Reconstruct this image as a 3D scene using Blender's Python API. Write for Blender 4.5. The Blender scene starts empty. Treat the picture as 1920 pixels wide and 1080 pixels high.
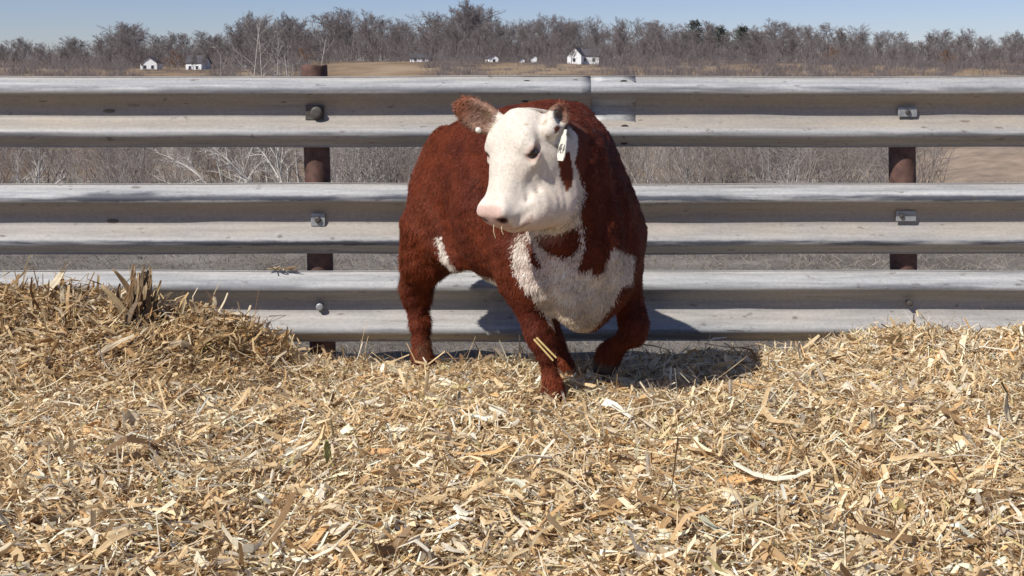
import bpy, bmesh, math, random
import numpy as np
from mathutils import Vector, Matrix

scene = bpy.context.scene
C = scene.collection
R = math.radians
random.seed(7)
rng = np.random.default_rng(7)

# ------------------------------------------------------------------ camera
CAM = np.array((0.0, -4.6, 1.185)); F = 1960.0; HOR = 150.0   # focal length and eye level in 1920-wide pixels
cam_d = bpy.data.cameras.new('camera'); cam = bpy.data.objects.new('camera', cam_d); C.objects.link(cam)
cam.location = CAM; cam.rotation_euler = (R(90), 0, 0)
cam_d.sensor_width = 36.0; cam_d.lens = 36.0 * F / 1920.0
cam_d.shift_y = -(540.0 - HOR) / 1920.0
cam_d.clip_start = 0.05; cam_d.clip_end = 6000
scene.camera = cam

# ------------------------------------------------------------------ light
SUN_AZ, SUN_EL = 48.5, 45.5        # degrees left of straight behind the camera, above the horizon
to_sun = Vector((-math.sin(R(SUN_AZ)) * math.cos(R(SUN_EL)), -math.cos(R(SUN_AZ)) * math.cos(R(SUN_EL)), math.sin(R(SUN_EL))))
world = bpy.data.worlds.new('World'); scene.world = world; world.use_nodes = True
wn = world.node_tree.nodes; wl = world.node_tree.links
sky = wn.new('ShaderNodeTexSky'); sky.sky_type = 'NISHITA'; sky.sun_disc = False
sky.sun_elevation = R(SUN_EL); sky.sun_rotation = R(180 + SUN_AZ)
sky.air_density = 1.0; sky.dust_density = 0.3; sky.ozone_density = 4.0; sky.altitude = 250
bg = wn.get('Background') or wn.new('ShaderNodeBackground')
bg.inputs['Strength'].default_value = 0.08
tint = wn.new('ShaderNodeMix'); tint.data_type = 'RGBA'; tint.blend_type = 'MULTIPLY'; tint.inputs[0].default_value = 1.0
tint.inputs[7].default_value = (1.0, 0.945, 1.12, 1)          # clear, slightly violet spring sky
wl.new(sky.outputs[0], tint.inputs[6]); wl.new(tint.outputs[2], bg.inputs['Color'])
sd = bpy.data.lights.new('sun', 'SUN'); sd.energy = 4.9; sd.angle = R(0.53); sd.color = (1.0, 0.955, 0.89)
so = bpy.data.objects.new('sun', sd); C.objects.link(so)
so.rotation_euler = to_sun.to_track_quat('Z', 'Y').to_euler(); so.location = (-8, -12, 14)
vs = scene.view_settings
vs.view_transform = 'Standard'; vs.look = 'None'; vs.gamma = 1.0; vs.exposure = 0.12; vs.use_curve_mapping = False

# ------------------------------------------------------------------ helpers
def at(px, py, Y):
    """world point at depth Y that the photograph shows at (px, py)"""
    d = Y - CAM[1]
    return Vector(((px - 960.0) * d / F, Y, CAM[2] - (py - HOR) * d / F))

def mesh_np(name, verts, faces, mat=None, parent=None, smooth=False, cols=None, link=True):
    """verts (n,3), faces (m,3|4) or a list of such arrays"""
    me = bpy.data.meshes.new(name)
    fl = faces if isinstance(faces, list) else [faces]
    fl = [np.asarray(f, dtype=np.int32) for f in fl if len(f)]
    verts = np.asarray(verts, dtype=np.float32)
    me.vertices.add(len(verts)); me.vertices.foreach_set('co', verts.ravel())
    li = np.concatenate([f.ravel() for f in fl])
    tot = np.concatenate([np.full(len(f), f.shape[1], dtype=np.int32) for f in fl])
    st = np.concatenate(([0], np.cumsum(tot)[:-1])).astype(np.int32)
    me.loops.add(len(li)); me.loops.foreach_set('vertex_index', li)
    me.polygons.add(len(tot)); me.polygons.foreach_set('loop_start', st); me.polygons.foreach_set('loop_total', tot)
    me.update(calc_edges=True)
    me.polygons.foreach_set('use_smooth', np.full(len(tot), bool(smooth)))
    if cols is not None:
        a = me.color_attributes.new('Col', 'FLOAT_COLOR', 'POINT')
        c4 = np.ones((len(verts), 4), dtype=np.float32); c4[:, :3] = cols
        a.data.foreach_set('color', c4.ravel())
    if mat: me.materials.append(mat)
    if not link: return me
    return link_me(name, me, parent)

def link_me(name, me, parent=None, loc=None):
    o = bpy.data.objects.new(name, me); C.objects.link(o)
    if parent is not None: o.parent = parent
    if loc is not None: o.location = loc
    return o

def bm_obj(name, bm, mat, parent=None, smooth=False):
    me = bpy.data.meshes.new(name); bm.normal_update(); bm.to_mesh(me); bm.free()
    if smooth: me.polygons.foreach_set('use_smooth', [True] * len(me.polygons))
    me.materials.append(mat)
    return link_me(name, me, parent)

def empty(name, loc=(0, 0, 0), rz=0.0):
    o = bpy.data.objects.new(name, None); C.objects.link(o); o.location = loc; o.rotation_euler = (0, 0, rz)
    o.empty_display_size = 0.1
    return o

def tag(o, label=None, cat=None, group=None, kind=None):
    if label: o['label'] = label
    if cat: o['category'] = cat
    if group: o['group'] = group
    if kind: o['kind'] = kind
    return o

def box(bm, c, s, bevel=0.0):
    r = bmesh.ops.create_cube(bm, size=1.0, matrix=Matrix.Translation(c) @ Matrix.Diagonal((s[0], s[1], s[2], 1)))
    if bevel:
        es = list({e for v in r['verts'] for e in v.link_edges})
        bmesh.ops.bevel(bm, geom=es, offset=bevel, segments=2, affect='EDGES', profile=0.6)

def smooth01(a, b, x):
    t = np.clip((x - a) / (b - a), 0, 1); return t * t * (3 - 2 * t)

def snoise(P, f, seed=0, oct=3):
    """cheap smooth pseudo noise, about -1..1, P (n,2|3)"""
    r = np.random.default_rng(1000 + seed); out = np.zeros(len(P)); amp = 1.0; tot = 0
    for o in range(oct):
        for k in range(3):
            d = r.normal(size=P.shape[1]); d /= np.linalg.norm(d)
            out += amp * np.sin(P @ d * f * (0.8 + 0.5 * r.random()) + r.random() * 6.28) / 2.0
        tot += amp; amp *= 0.55; f *= 2.1
    return out / tot

# ------------------------------------------------------------------ materials
def new_mat(name):
    m = bpy.data.materials.new(name); m.use_nodes = True
    nt = m.node_tree; b = nt.nodes['Principled BSDF']
    return m, nt, b

def nd(nt, kind, **kw):
    n = nt.nodes.new(kind)
    for k, v in kw.items(): setattr(n, k, v)
    return n

def ramp(nt, stops, interp='LINEAR'):
    r = nd(nt, 'ShaderNodeValToRGB'); r.color_ramp.interpolation = interp
    el = r.color_ramp.elements
    while len(el) < len(stops): el.new(0.5)
    for e, (p, c) in zip(el, stops):
        e.position = p; e.color = (*c, 1) if len(c) == 3 else c
    return r

def noise(nt, scale, detail=4, rough=0.55, vec=None, dist=0.0):
    n = nd(nt, 'ShaderNodeTexNoise'); n.inputs['Scale'].default_value = scale
    n.inputs['Detail'].default_value = detail; n.inputs['Roughness'].default_value = rough; n.inputs['Distortion'].default_value = dist
    if vec is not None: nt.links.new(vec, n.inputs['Vector'])
    return n

def mapping(nt, src, scale=(1, 1, 1), loc=(0, 0, 0)):
    m = nd(nt, 'ShaderNodeMapping'); m.inputs['Scale'].default_value = scale; m.inputs['Location'].default_value = loc
    nt.links.new(src, m.inputs['Vector']); return m.outputs[0]

def mix(nt, fac, a, b, mode='MIX'):
    m = nd(nt, 'ShaderNodeMix', data_type='RGBA', blend_type=mode)
    for sock, v in ((m.inputs[0], fac), (m.inputs[6], a), (m.inputs[7], b)):
        if hasattr(v, 'is_linked') or hasattr(v, 'links'): nt.links.new(v, sock)
        elif isinstance(v, (int, float)): sock.default_value = v
        else: sock.default_value = (*v, 1)
    return m.outputs[2]

def bump(nt, b, height, strength=0.3, dist=0.01):
    n = nd(nt, 'ShaderNodeBump'); n.inputs['Strength'].default_value = strength; n.inputs['Distance'].default_value = dist
    nt.links.new(height, n.inputs['Height']); nt.links.new(n.outputs[0], b.inputs['Normal'])

def simple(name, col, rough=0.7, metal=0.0, var=0.25, scale=20.0, spec=0.3):
    m, nt, b = new_mat(name)
    tc = nd(nt, 'ShaderNodeTexCoord')
    n = noise(nt, scale, 5, 0.6, tc.outputs['Object'])
    lo = tuple(c * (1 - var) for c in col); hi = tuple(min(1, c * (1 + var)) for c in col)
    r = ramp(nt, [(0.3, lo), (0.7, hi)]); nt.links.new(n.outputs['Fac'], r.inputs[0])
    nt.links.new(r.outputs[0], b.inputs['Base Color'])
    b.inputs['Roughness'].default_value = rough; b.inputs['Metallic'].default_value = metal
    b.inputs['Specular IOR Level'].default_value = spec
    bump(nt, b, n.outputs['Fac'], 0.25, 0.004)
    return m

def attr_mat(name, rough=0.8, spec=0.2, var=0.0, scale=60.0, trans=0.0, sheen=0.0):
    """colour from the mesh's own colour attribute"""
    m, nt, b = new_mat(name)
    a = nd(nt, 'ShaderNodeAttribute', attribute_name='Col')
    col = a.outputs['Color']
    if var:
        tc = nd(nt, 'ShaderNodeTexCoord'); n = noise(nt, scale, 4, 0.6, tc.outputs['Object'])
        r = ramp(nt, [(0.25, (1 - var,) * 3), (0.75, (1 + var,) * 3)]); nt.links.new(n.outputs['Fac'], r.inputs[0])
        col = mix(nt, 1.0, col, r.outputs[0], 'MULTIPLY')
    nt.links.new(col, b.inputs['Base Color'])
    b.inputs['Roughness'].default_value = rough; b.inputs['Specular IOR Level'].default_value = spec
    b.inputs['Sheen Weight'].default_value = sheen
    if trans:
        t = nd(nt, 'ShaderNodeBsdfTranslucent'); nt.links.new(col, t.inputs['Color'])
        mx = nd(nt, 'ShaderNodeMixShader'); mx.inputs[0].default_value = trans
        nt.links.new(b.outputs[0], mx.inputs[1]); nt.links.new(t.outputs[0], mx.inputs[2])
        nt.links.new(mx.outputs[0], nt.nodes['Material Output'].inputs['Surface'])
    return m

def rail_mat(name, tan_amt, tar, seed, shine=0.0, smear=None):
    """weathered galvanised steel: dust in the valley, rub marks and tar scuffs along the crests"""
    m, nt, b = new_mat(name)
    tc = nd(nt, 'ShaderNodeTexCoord'); obc = tc.outputs['Object']
    sep = nd(nt, 'ShaderNodeSeparateXYZ'); nt.links.new(obc, sep.inputs[0])
    streak = noise(nt, 6.0, 6, 0.65, mapping(nt, obc, (0.35, 6, 7), (seed, seed, 0)))
    blotch = noise(nt, 3.2, 5, 0.6, mapping(nt, obc, (0.7, 1, 2.0), (seed * 3.1, 0, seed)))
    fine = noise(nt, 80.0, 4, 0.7, mapping(nt, obc, (0.8, 1, 1)))
    zinc = ramp(nt, [(0.28, (0.235, 0.245, 0.255)), (0.5, (0.375, 0.38, 0.38)), (0.72, (0.52, 0.515, 0.50))])
    nt.links.new(streak.outputs['Fac'], zinc.inputs[0])
    dust = ramp(nt, [(0.3, (0.25, 0.205, 0.16)), (0.7, (0.385, 0.335, 0.275))]); nt.links.new(blotch.outputs['Fac'], dust.inputs[0])
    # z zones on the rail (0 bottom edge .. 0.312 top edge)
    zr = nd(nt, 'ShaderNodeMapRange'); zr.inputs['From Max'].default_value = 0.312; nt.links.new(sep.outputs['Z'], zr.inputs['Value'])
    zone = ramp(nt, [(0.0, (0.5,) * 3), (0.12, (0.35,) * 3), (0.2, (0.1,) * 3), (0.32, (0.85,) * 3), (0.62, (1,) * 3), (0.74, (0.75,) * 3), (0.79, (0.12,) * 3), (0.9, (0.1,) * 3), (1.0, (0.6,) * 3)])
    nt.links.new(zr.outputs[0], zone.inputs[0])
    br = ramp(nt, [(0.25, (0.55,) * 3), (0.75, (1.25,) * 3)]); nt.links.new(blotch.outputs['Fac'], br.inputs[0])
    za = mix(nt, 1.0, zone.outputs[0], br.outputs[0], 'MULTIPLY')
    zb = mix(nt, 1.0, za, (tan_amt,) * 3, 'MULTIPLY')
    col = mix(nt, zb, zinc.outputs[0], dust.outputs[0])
    # tar scuffs in bands near the two crests, ragged by noise
    band = ramp(nt, [(0.14, (0,) * 3), (0.175, (1,) * 3), (0.205, (1,) * 3), (0.235, (0,) * 3), (0.765, (0,) * 3), (0.79, (1,) * 3), (0.83, (1,) * 3), (0.87, (0,) * 3)])
    wob = noise(nt, 4.0, 5, 0.7, mapping(nt, obc, (2.2, 1, 9), (seed, 3, 1)))
    zj = nd(nt, 'ShaderNodeMath', operation='MULTIPLY_ADD'); nt.links.new(wob.outputs['Fac'], zj.inputs[0]); zj.inputs[1].default_value = 0.07; 
    zj2 = nd(nt, 'ShaderNodeMath', operation='SUBTRACT'); nt.links.new(zr.outputs[0], zj2.inputs[0]); zj2.inputs[1].default_value = 0.035
    nt.links.new(zj2.outputs[0], zj.inputs[2]); nt.links.new(zj.outputs[0], band.inputs[0])
    long = noise(nt, 1.3, 3, 0.6, mapping(nt, obc, (1, 1, 12), (seed * 7.7, 0, seed)))
    gate = ramp(nt, [(0.52 - 0.14 * tar, (0,) * 3), (0.62 - 0.14 * tar, (1,) * 3)]); nt.links.new(long.outputs['Fac'], gate.inputs[0])
    tm = mix(nt, 1.0, band.outputs[0], gate.outputs[0], 'MULTIPLY')
    tm = mix(nt, 1.0, tm, (min(1.0, 0.35 + 0.6 * tar),) * 3, 'MULTIPLY')
    col = mix(nt, tm, col, (0.055, 0.06, 0.08))
    if smear:                                                 # one long tar smear where something rubbed the crest
        dx = nd(nt, 'ShaderNodeMath', operation='SUBTRACT'); nt.links.new(sep.outputs['X'], dx.inputs[0]); dx.inputs[1].default_value = smear[0]
        ab = nd(nt, 'ShaderNodeMath', operation='ABSOLUTE'); nt.links.new(dx.outputs[0], ab.inputs[0])
        sx = nd(nt, 'ShaderNodeMapRange', interpolation_type='SMOOTHSTEP'); sx.inputs['From Min'].default_value = smear[1]; sx.inputs['From Max'].default_value = smear[1] * 0.6
        nt.links.new(ab.outputs[0], sx.inputs['Value'])
        sb = ramp(nt, [(0.76, (0,) * 3), (0.785, (1,) * 3), (0.86, (0.9,) * 3), (0.90, (0,) * 3)]); nt.links.new(zj.outputs[0], sb.inputs[0])
        sm = mix(nt, 1.0, sb.outputs[0], sx.outputs[0], 'MULTIPLY'); col = mix(nt, sm, col, (0.065, 0.07, 0.085))
    # small dark nicks and rust blooms
    nick = noise(nt, 26.0, 3, 0.5, mapping(nt, obc, (0.6, 1, 1.6), (seed * 2, 0, 0)))
    nr = ramp(nt, [(0.655, (0,) * 3), (0.73, (1,) * 3)]); nt.links.new(nick.outputs['Fac'], nr.inputs[0])
    nm = mix(nt, 1.0, nr.outputs[0], (0.6,) * 3, 'MULTIPLY')
    col = mix(nt, nm, col, (0.10, 0.075, 0.055))
    fr = ramp(nt, [(0.3, (0.86,) * 3), (0.7, (1.10,) * 3)]); nt.links.new(fine.outputs['Fac'], fr.inputs[0])
    col = mix(nt, 1.0, col, fr.outputs[0], 'MULTIPLY')
    nt.links.new(col, b.inputs['Base Color'])
    b.inputs['Metallic'].default_value = 0.03 + shine
    rr = ramp(nt, [(0.3, (0.48,) * 3), (0.7, (0.72,) * 3)]); nt.links.new(streak.outputs['Fac'], rr.inputs[0])
    nt.links.new(rr.outputs[0], b.inputs['Roughness'])
    b.inputs['Specular IOR Level'].default_value = 0.3
    bump(nt, b, fine.outputs['Fac'], 0.15, 0.002)
    return m

M = {}
M['rust'] = simple('rusty_pipe', (0.110, 0.060, 0.047), 0.75, 0.0, 0.45, 22)
M['steel'] = simple('galvanised_hardware', (0.33, 0.34, 0.34), 0.5, 0.35, 0.25, 60, 0.5)
M['dark_steel'] = simple('dark_worn_steel', (0.085, 0.075, 0.065), 0.6, 0.3, 0.4, 60, 0.5)
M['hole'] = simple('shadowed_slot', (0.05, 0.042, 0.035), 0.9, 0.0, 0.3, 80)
M['straw'] = attr_mat('chopped_stalks', 0.6, 0.3, 0.12, 90, 0.26)
M['husk'] = attr_mat('dry_husk', 0.55, 0.3, 0.22, 45, 0.15)
M['bark_far'] = simple('grey_bark', (0.20, 0.18, 0.17), 0.95, 0, 0.25, 0.8, 0.1)
M['twig_far'] = simple('grey_brown_twigs', (0.212, 0.183, 0.176), 0.95, 0, 0.2, 0.5, 0.1)
M['twig_rust'] = simple('russet_leaf_twigs', (0.24, 0.145, 0.10), 0.95, 0, 0.25, 0.5, 0.1)
M['needle'] = simple('dark_pine_needles', (0.10, 0.108, 0.092), 0.9, 0, 0.3, 0.7, 0.1)
M['brush'] = attr_mat('brush_twigs', 0.9, 0.1)
M['pale_bark'] = simple('pale_sapling_bark', (0.40, 0.365, 0.315), 0.85, 0, 0.3, 7, 0.15)
M['shrub_bark'] = simple('bleached_shrub_bark', (0.60, 0.56, 0.50), 0.85, 0, 0.25, 7, 0.15)
M['white_wall'] = simple('white_siding', (0.80, 0.80, 0.79), 0.6, 0, 0.04, 3)
M['roof'] = simple('dark_shingle_roof', (0.085, 0.08, 0.085), 0.85, 0, 0.25, 2)
M['pane'] = simple('dark_window_glass', (0.03, 0.035, 0.045), 0.15, 0, 0.1, 2, 0.6)

# ------------------------------------------------------------------ terrain
GY = np.array([-60, -0.3, 0.1, 1.2, 6.0, 20, 60, 130, 200, 290, 400, 600, 1200, 3000], float)
GZ = np.array([-0.10, -0.10, -0.13, -0.37, -0.50, -1.5, -4.6, -9.0, -3.0, 5.0, 8.5, 12, 14, 14], float)
def ground_z(x, y):
    x = np.asarray(x, float); y = np.asarray(y, float)
    z = np.interp(y, GY, GZ)
    far = smooth01(8, 120, y)
    z = z + far * (0.9 * np.sin(x * 0.021 + 1.3) + 0.5 * np.sin(x * 0.05 + y * 0.03)) * smooth01(0, 300, np.abs(y))
    z = z + 0.03 * np.sin(x * 1.7 + y * 2.1) * smooth01(0.3, 2, y)
    return z

def make_ground():
    xs = np.concatenate((-np.geomspace(2500, 4, 46), np.linspace(-3.5, 3.5, 29), np.geomspace(4, 2500, 46)))
    ys = np.concatenate((np.array([-60, -30, -12, -7, -5]), np.linspace(-4, 6, 41), np.geomspace(6.4, 3000, 90)))
    Xg, Yg = np.meshgrid(xs, ys); Z = ground_z(Xg, Yg)
    n, k = Xg.shape
    V = np.stack((Xg, Yg, Z), -1).reshape(-1, 3)
    i = np.arange(n * k).reshape(n, k)
    Fq = np.stack((i[:-1, :-1], i[:-1, 1:], i[1:, 1:], i[1:, :-1]), -1).reshape(-1, 4)
    m, nt, b = new_mat('dry_winter_ground')
    tc = nd(nt, 'ShaderNodeTexCoord'); obc = tc.outputs['Object']
    big = noise(nt, 0.05, 6, 0.6, obc); mid = noise(nt, 1.3, 8, 0.7, obc); fine = noise(nt, 28, 6, 0.7, obc)
    near = ramp(nt, [(0.3, (0.10, 0.088, 0.075)), (0.5, (0.175, 0.155, 0.135)), (0.72, (0.27, 0.245, 0.215))]); nt.links.new(mid.outputs['Fac'], near.inputs[0])
    far = ramp(nt, [(0.32, (0.165, 0.115, 0.075)), (0.52, (0.27, 0.195, 0.125)), (0.72, (0.34, 0.26, 0.17))]); nt.links.new(big.outputs['Fac'], far.inputs[0])
    sep = nd(nt, 'ShaderNodeSeparateXYZ'); nt.links.new(obc, sep.inputs[0])
    mr = nd(nt, 'ShaderNodeMapRange'); mr.inputs['From Min'].default_value = 25; mr.inputs['From Max'].default_value = 60
    nt.links.new(sep.outputs['Y'], mr.inputs['Value'])
    c = mix(nt, mr.outputs[0], near.outputs[0], far.outputs[0])
    fr = ramp(nt, [(0.3, (0.7,) * 3), (0.7, (1.25,) * 3)]); nt.links.new(fine.outputs['Fac'], fr.inputs[0])
    c = mix(nt, 1.0, c, fr.outputs[0], 'MULTIPLY')
    nt.links.new(c, b.inputs['Base Color']); b.inputs['Roughness'].default_value = 0.95; b.inputs['Specular IOR Level'].default_value = 0.1
    bump(nt, b, fine.outputs['Fac'], 0.6, 0.03)
    o = mesh_np('ground', V, Fq, m, smooth=True)
    tag(o, 'grey brown winter ground falling away behind the guardrail fence', kind='structure')
make_ground()

# bedding surface (height of the straw)
def straw_h(x, y):
    x = np.asarray(x, float); y = np.asarray(y, float)
    base = np.interp(y, [-6, -3.2, -2.2, -1.15, -0.75, -0.5, -0.35, -0.2, 0.0, 0.6], [0.15, 0.15, 0.145, 0.128, 0.094, 0.062, 0.014, -0.045, -0.085, -0.13])
    # heap against the fence on the left, lower ridge on the right
    wl = smooth01(-0.74, -1.22, x) * 0.185 + smooth01(-1.1, -2.0, x) * 0.105
    wr = smooth01(0.75, 1.6, x) * 0.15
    fr = np.exp(-((y + 0.36) / 0.46) ** 2)
    frr = np.exp(-((y + 0.30) / 0.34) ** 2)
    z = base + wl * fr + wr * frr
    P = np.stack((np.broadcast_to(x, z.shape).ravel(), np.broadcast_to(y, z.shape).ravel()), -1)
    n1 = snoise(P, 4.2, 1).reshape(z.shape); n2 = snoise(P, 15.0, 2, 2).reshape(z.shape)
    z = z + 0.028 * n1 + 0.016 * n2
    # trampled hollow under and beside the animal
    z = z - 0.018 * np.exp(-(((x - 0.45) / 0.30) ** 2 + ((y + 0.85) / 0.16) ** 2)) + 0.045 * np.exp(-(((x - 0.62) / 0.36) ** 2 + ((y + 0.36) / 0.16) ** 2))
    return z

def make_straw():
    xs = np.linspace(-4.2, 4.2, 260); ys = np.linspace(-4.4, 0.45, 170)
    Xg, Yg = np.meshgrid(xs, ys); Z = straw_h(Xg, Yg) - 0.022
    n, k = Xg.shape; V0 = np.stack((Xg, Yg, Z), -1).reshape(-1, 3)
    i = np.arange(n * k).reshape(n, k)
    Q0 = np.stack((i[:-1, :-1], i[:-1, 1:], i[1:, 1:], i[1:, :-1]), -1).reshape(-1, 4)
    pal = np.array([(0.68, 0.505, 0.285), (0.77, 0.62, 0.385), (0.85, 0.735, 0.52), (0.54, 0.365, 0.185), (0.27, 0.17, 0.085), (0.47, 0.405, 0.31), (0.90, 0.83, 0.67), (0.70, 0.455, 0.215), (0.56, 0.48, 0.23)])
    pw = np.array([0.20, 0.20, 0.17, 0.11, 0.10, 0.06, 0.11, 0.05, 0.02]); pw /= pw.sum()
    base_col = np.tile(np.array((0.24, 0.16, 0.085)), (len(V0), 1))
    Vs, Qs, Cs = [V0], [Q0], [base_col]; off = len(V0)
    def batch(N, xr, yr, Lr, Wr, secs, lift, steep, curl, cross=False, yup=0.45):
        nonlocal off
        x = rng.uniform(*xr, N); y = rng.uniform(*yr, N)
        y = np.where(y > 0.2, -y, y)
        keep = np.abs(x) < (y + 4.6) * 0.53 + 0.9
        x, y = x[keep], y[keep]; N = len(x)
        P2 = np.stack((x, y), -1)
        # clumpy density: move pieces towards ridges of a noise field
        L = rng.lognormal(0, 0.42, N); L = np.clip(L * Lr, Lr * 0.35, Lr * 2.6); W = np.clip(rng.lognormal(0, 0.4, N) * Wr, Wr * 0.4, Wr * 2.4)
        e = 0.02
        h = straw_h(x, y); hx = (straw_h(x + e, y) - h) / e; hy = (straw_h(x, y + e) - h) / e
        nrm = np.stack((-hx, -hy, np.ones(N)), -1); nrm /= np.linalg.norm(nrm, axis=1)[:, None]
        yaw = np.where(rng.random(N) < 0.5, rng.uniform(0, 6.283, N), 0.9 * snoise(P2, 5.0, 15, 2) + rng.normal(0, 0.4, N)); pitch = rng.normal(0, steep, N)
        d = np.stack((np.cos(yaw), np.sin(yaw), np.zeros(N)), -1)
        d = d - nrm * np.sum(d * nrm, 1)[:, None]; d /= np.linalg.norm(d, axis=1)[:, None]
        d = d * np.cos(pitch)[:, None] + nrm * np.sin(pitch)[:, None]
        s = np.cross(nrm, d); s /= np.linalg.norm(s, axis=1)[:, None]
        nn = np.cross(d, s)
        roll = rng.normal(0, 0.6, N)
        s, nn = s * np.cos(roll)[:, None] + nn * np.sin(roll)[:, None], nn * np.cos(roll)[:, None] - s * np.sin(roll)[:, None]
        c = np.stack((x, y, h), -1) + nrm * (rng.uniform(-0.018, lift, N) + np.abs(np.sin(pitch)) * L * 0.32)[:, None]
        side = rng.normal(0, curl * 0.8, N); bend = rng.normal(0, curl, N)
        t = np.linspace(-1, 1, secs)
        taper0 = rng.uniform(0.35, 1.0, N); taper1 = rng.uniform(0.1, 1.0, N)
        rows = []; na = 3 if cross else 2; fold = rng.uniform(-0.2, 0.55, N)
        for tt in t:
            cc = c + d * (tt * L / 2)[:, None] + nn * (bend * (tt * tt - 0.4) * L)[:, None] + s * (side * (tt * tt) * L)[:, None]
            w = W * 0.5 * (np.where(tt < 0, 1 + tt * (1 - taper0), 1 - tt * (1 - taper1))) * rng.uniform(0.8, 1.15, N)
            tw = rng.normal(0, 0.22, N); s2 = s * np.cos(tw)[:, None] + nn * np.sin(tw)[:, None]
            rows += [cc - s2 * w[:, None]] + ([cc + nn * (fold * w)[:, None]] if cross else []) + [cc + s2 * w[:, None]]
        Vv = np.stack(rows, 1).reshape(-1, 3)
        k = na * secs; b0 = off + np.arange(N)[:, None] * k
        q = np.concatenate([b0 + np.array([na * j + m_, na * j + m_ + 1, na * (j + 1) + m_ + 1, na * (j + 1) + m_]) for j in range(secs - 1) for m_ in range(na - 1)])
        ci = rng.choice(len(pal), N, p=pw); col = pal[ci] * np.array((1.03, 1.01, 0.98)) * rng.uniform(0.78, 1.2, N)[:, None]
        # the left heap is damper and browner, patches of trodden stalks elsewhere
        damp = smooth01(-0.65, -1.3, x + 0.25 * snoise(P2, 3.0, 9)) * smooth01(-1.25, -0.75, y)
        pat = smooth01(0.15, 0.8, snoise(P2, 2.6, 11))
        dk = np.clip(0.62 * damp + 0.24 * pat, 0, 0.8)[:, None]
        col = col * (1 - dk) + dk * col * np.array((0.60, 0.51, 0.38))
        col = np.clip(col, 0.02, 0.9)
        Vs.append(Vv); Qs.append(q); Cs.append(np.repeat(col, k, 0)); off += len(Vv)
    batch(120000, (-3.6, 3.6), (-2.6, 0.16), 0.034, 0.0050, 3, 0.006, 0.28, 0.18)
    batch(50000, (-3.6, 3.6), (-2.0, 0.16), 0.048, 0.0030, 3, 0.010, 0.34, 0.22)
    batch(60000, (-3.6, 3.6), (-2.8, 0.16), 0.014, 0.0060, 2, 0.008, 0.45, 0.1)
    batch(46000, (-3.6, 3.6), (-3.2, 0.14), 0.030, 0.0105, 3, 0.010, 0.36, 0.20, True)
    batch(11000, (-3.6, 3.6), (-3.2, 0.10), 0.062, 0.0110, 4, 0.014, 0.28, 0.30, True)
    batch(2200, (-3.6, 3.6), (-3.0, 0.05), 0.088, 0.0150, 5, 0.018, 0.26, 0.34, True)
    batch(9000, (-3.6, 3.6), (-2.8, 0.05), 0.075, 0.0055, 4, 0.018, 0.30, 0.35)
    batch(2600, (-3.6, 3.6), (-2.8, 0.05), 0.13, 0.0034, 5, 0.026, 0.30, 0.2)
    batch(2400, (-3.2, -0.9), (-0.75, -0.15), 0.085, 0.0085, 4, 0.03, 0.60, 0.25, True)
    o = mesh_np('straw_bedding', np.concatenate(Vs), np.concatenate(Qs), M['straw'], smooth=False, cols=np.concatenate(Cs))
    tag(o, 'deep tan bedding of chopped dry corn stalks covering the pen floor', kind='stuff')
make_straw()

# ------------------------------------------------------------------ guardrail fence
# W-beam section: (height from bottom edge, depth toward the camera)
WB = [(0.000, 0.004), (0.004, 0.000), (0.012, 0.004), (0.034, 0.046), (0.041, 0.062), (0.050, 0.074), (0.060, 0.0795), (0.070, 0.0785), (0.080, 0.070), (0.089, 0.057),
      (0.112, 0.020), (0.122, 0.008), (0.134, 0.002), (0.156, 0.000), (0.178, 0.002), (0.190, 0.008), (0.200, 0.020), (0.223, 0.057), (0.232, 0.070), (0.242, 0.0785), (0.252, 0.0795),
      (0.262, 0.074), (0.271, 0.062), (0.278, 0.046), (0.300, 0.004), (0.308, 0.000), (0.312, 0.004)]
WB = [(z_, d_ * 0.86) for z_, d_ in WB]
def w_depth(z):
    return float(np.interp(z, [p[0] for p in WB], [p[1] for p in WB]))

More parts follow.
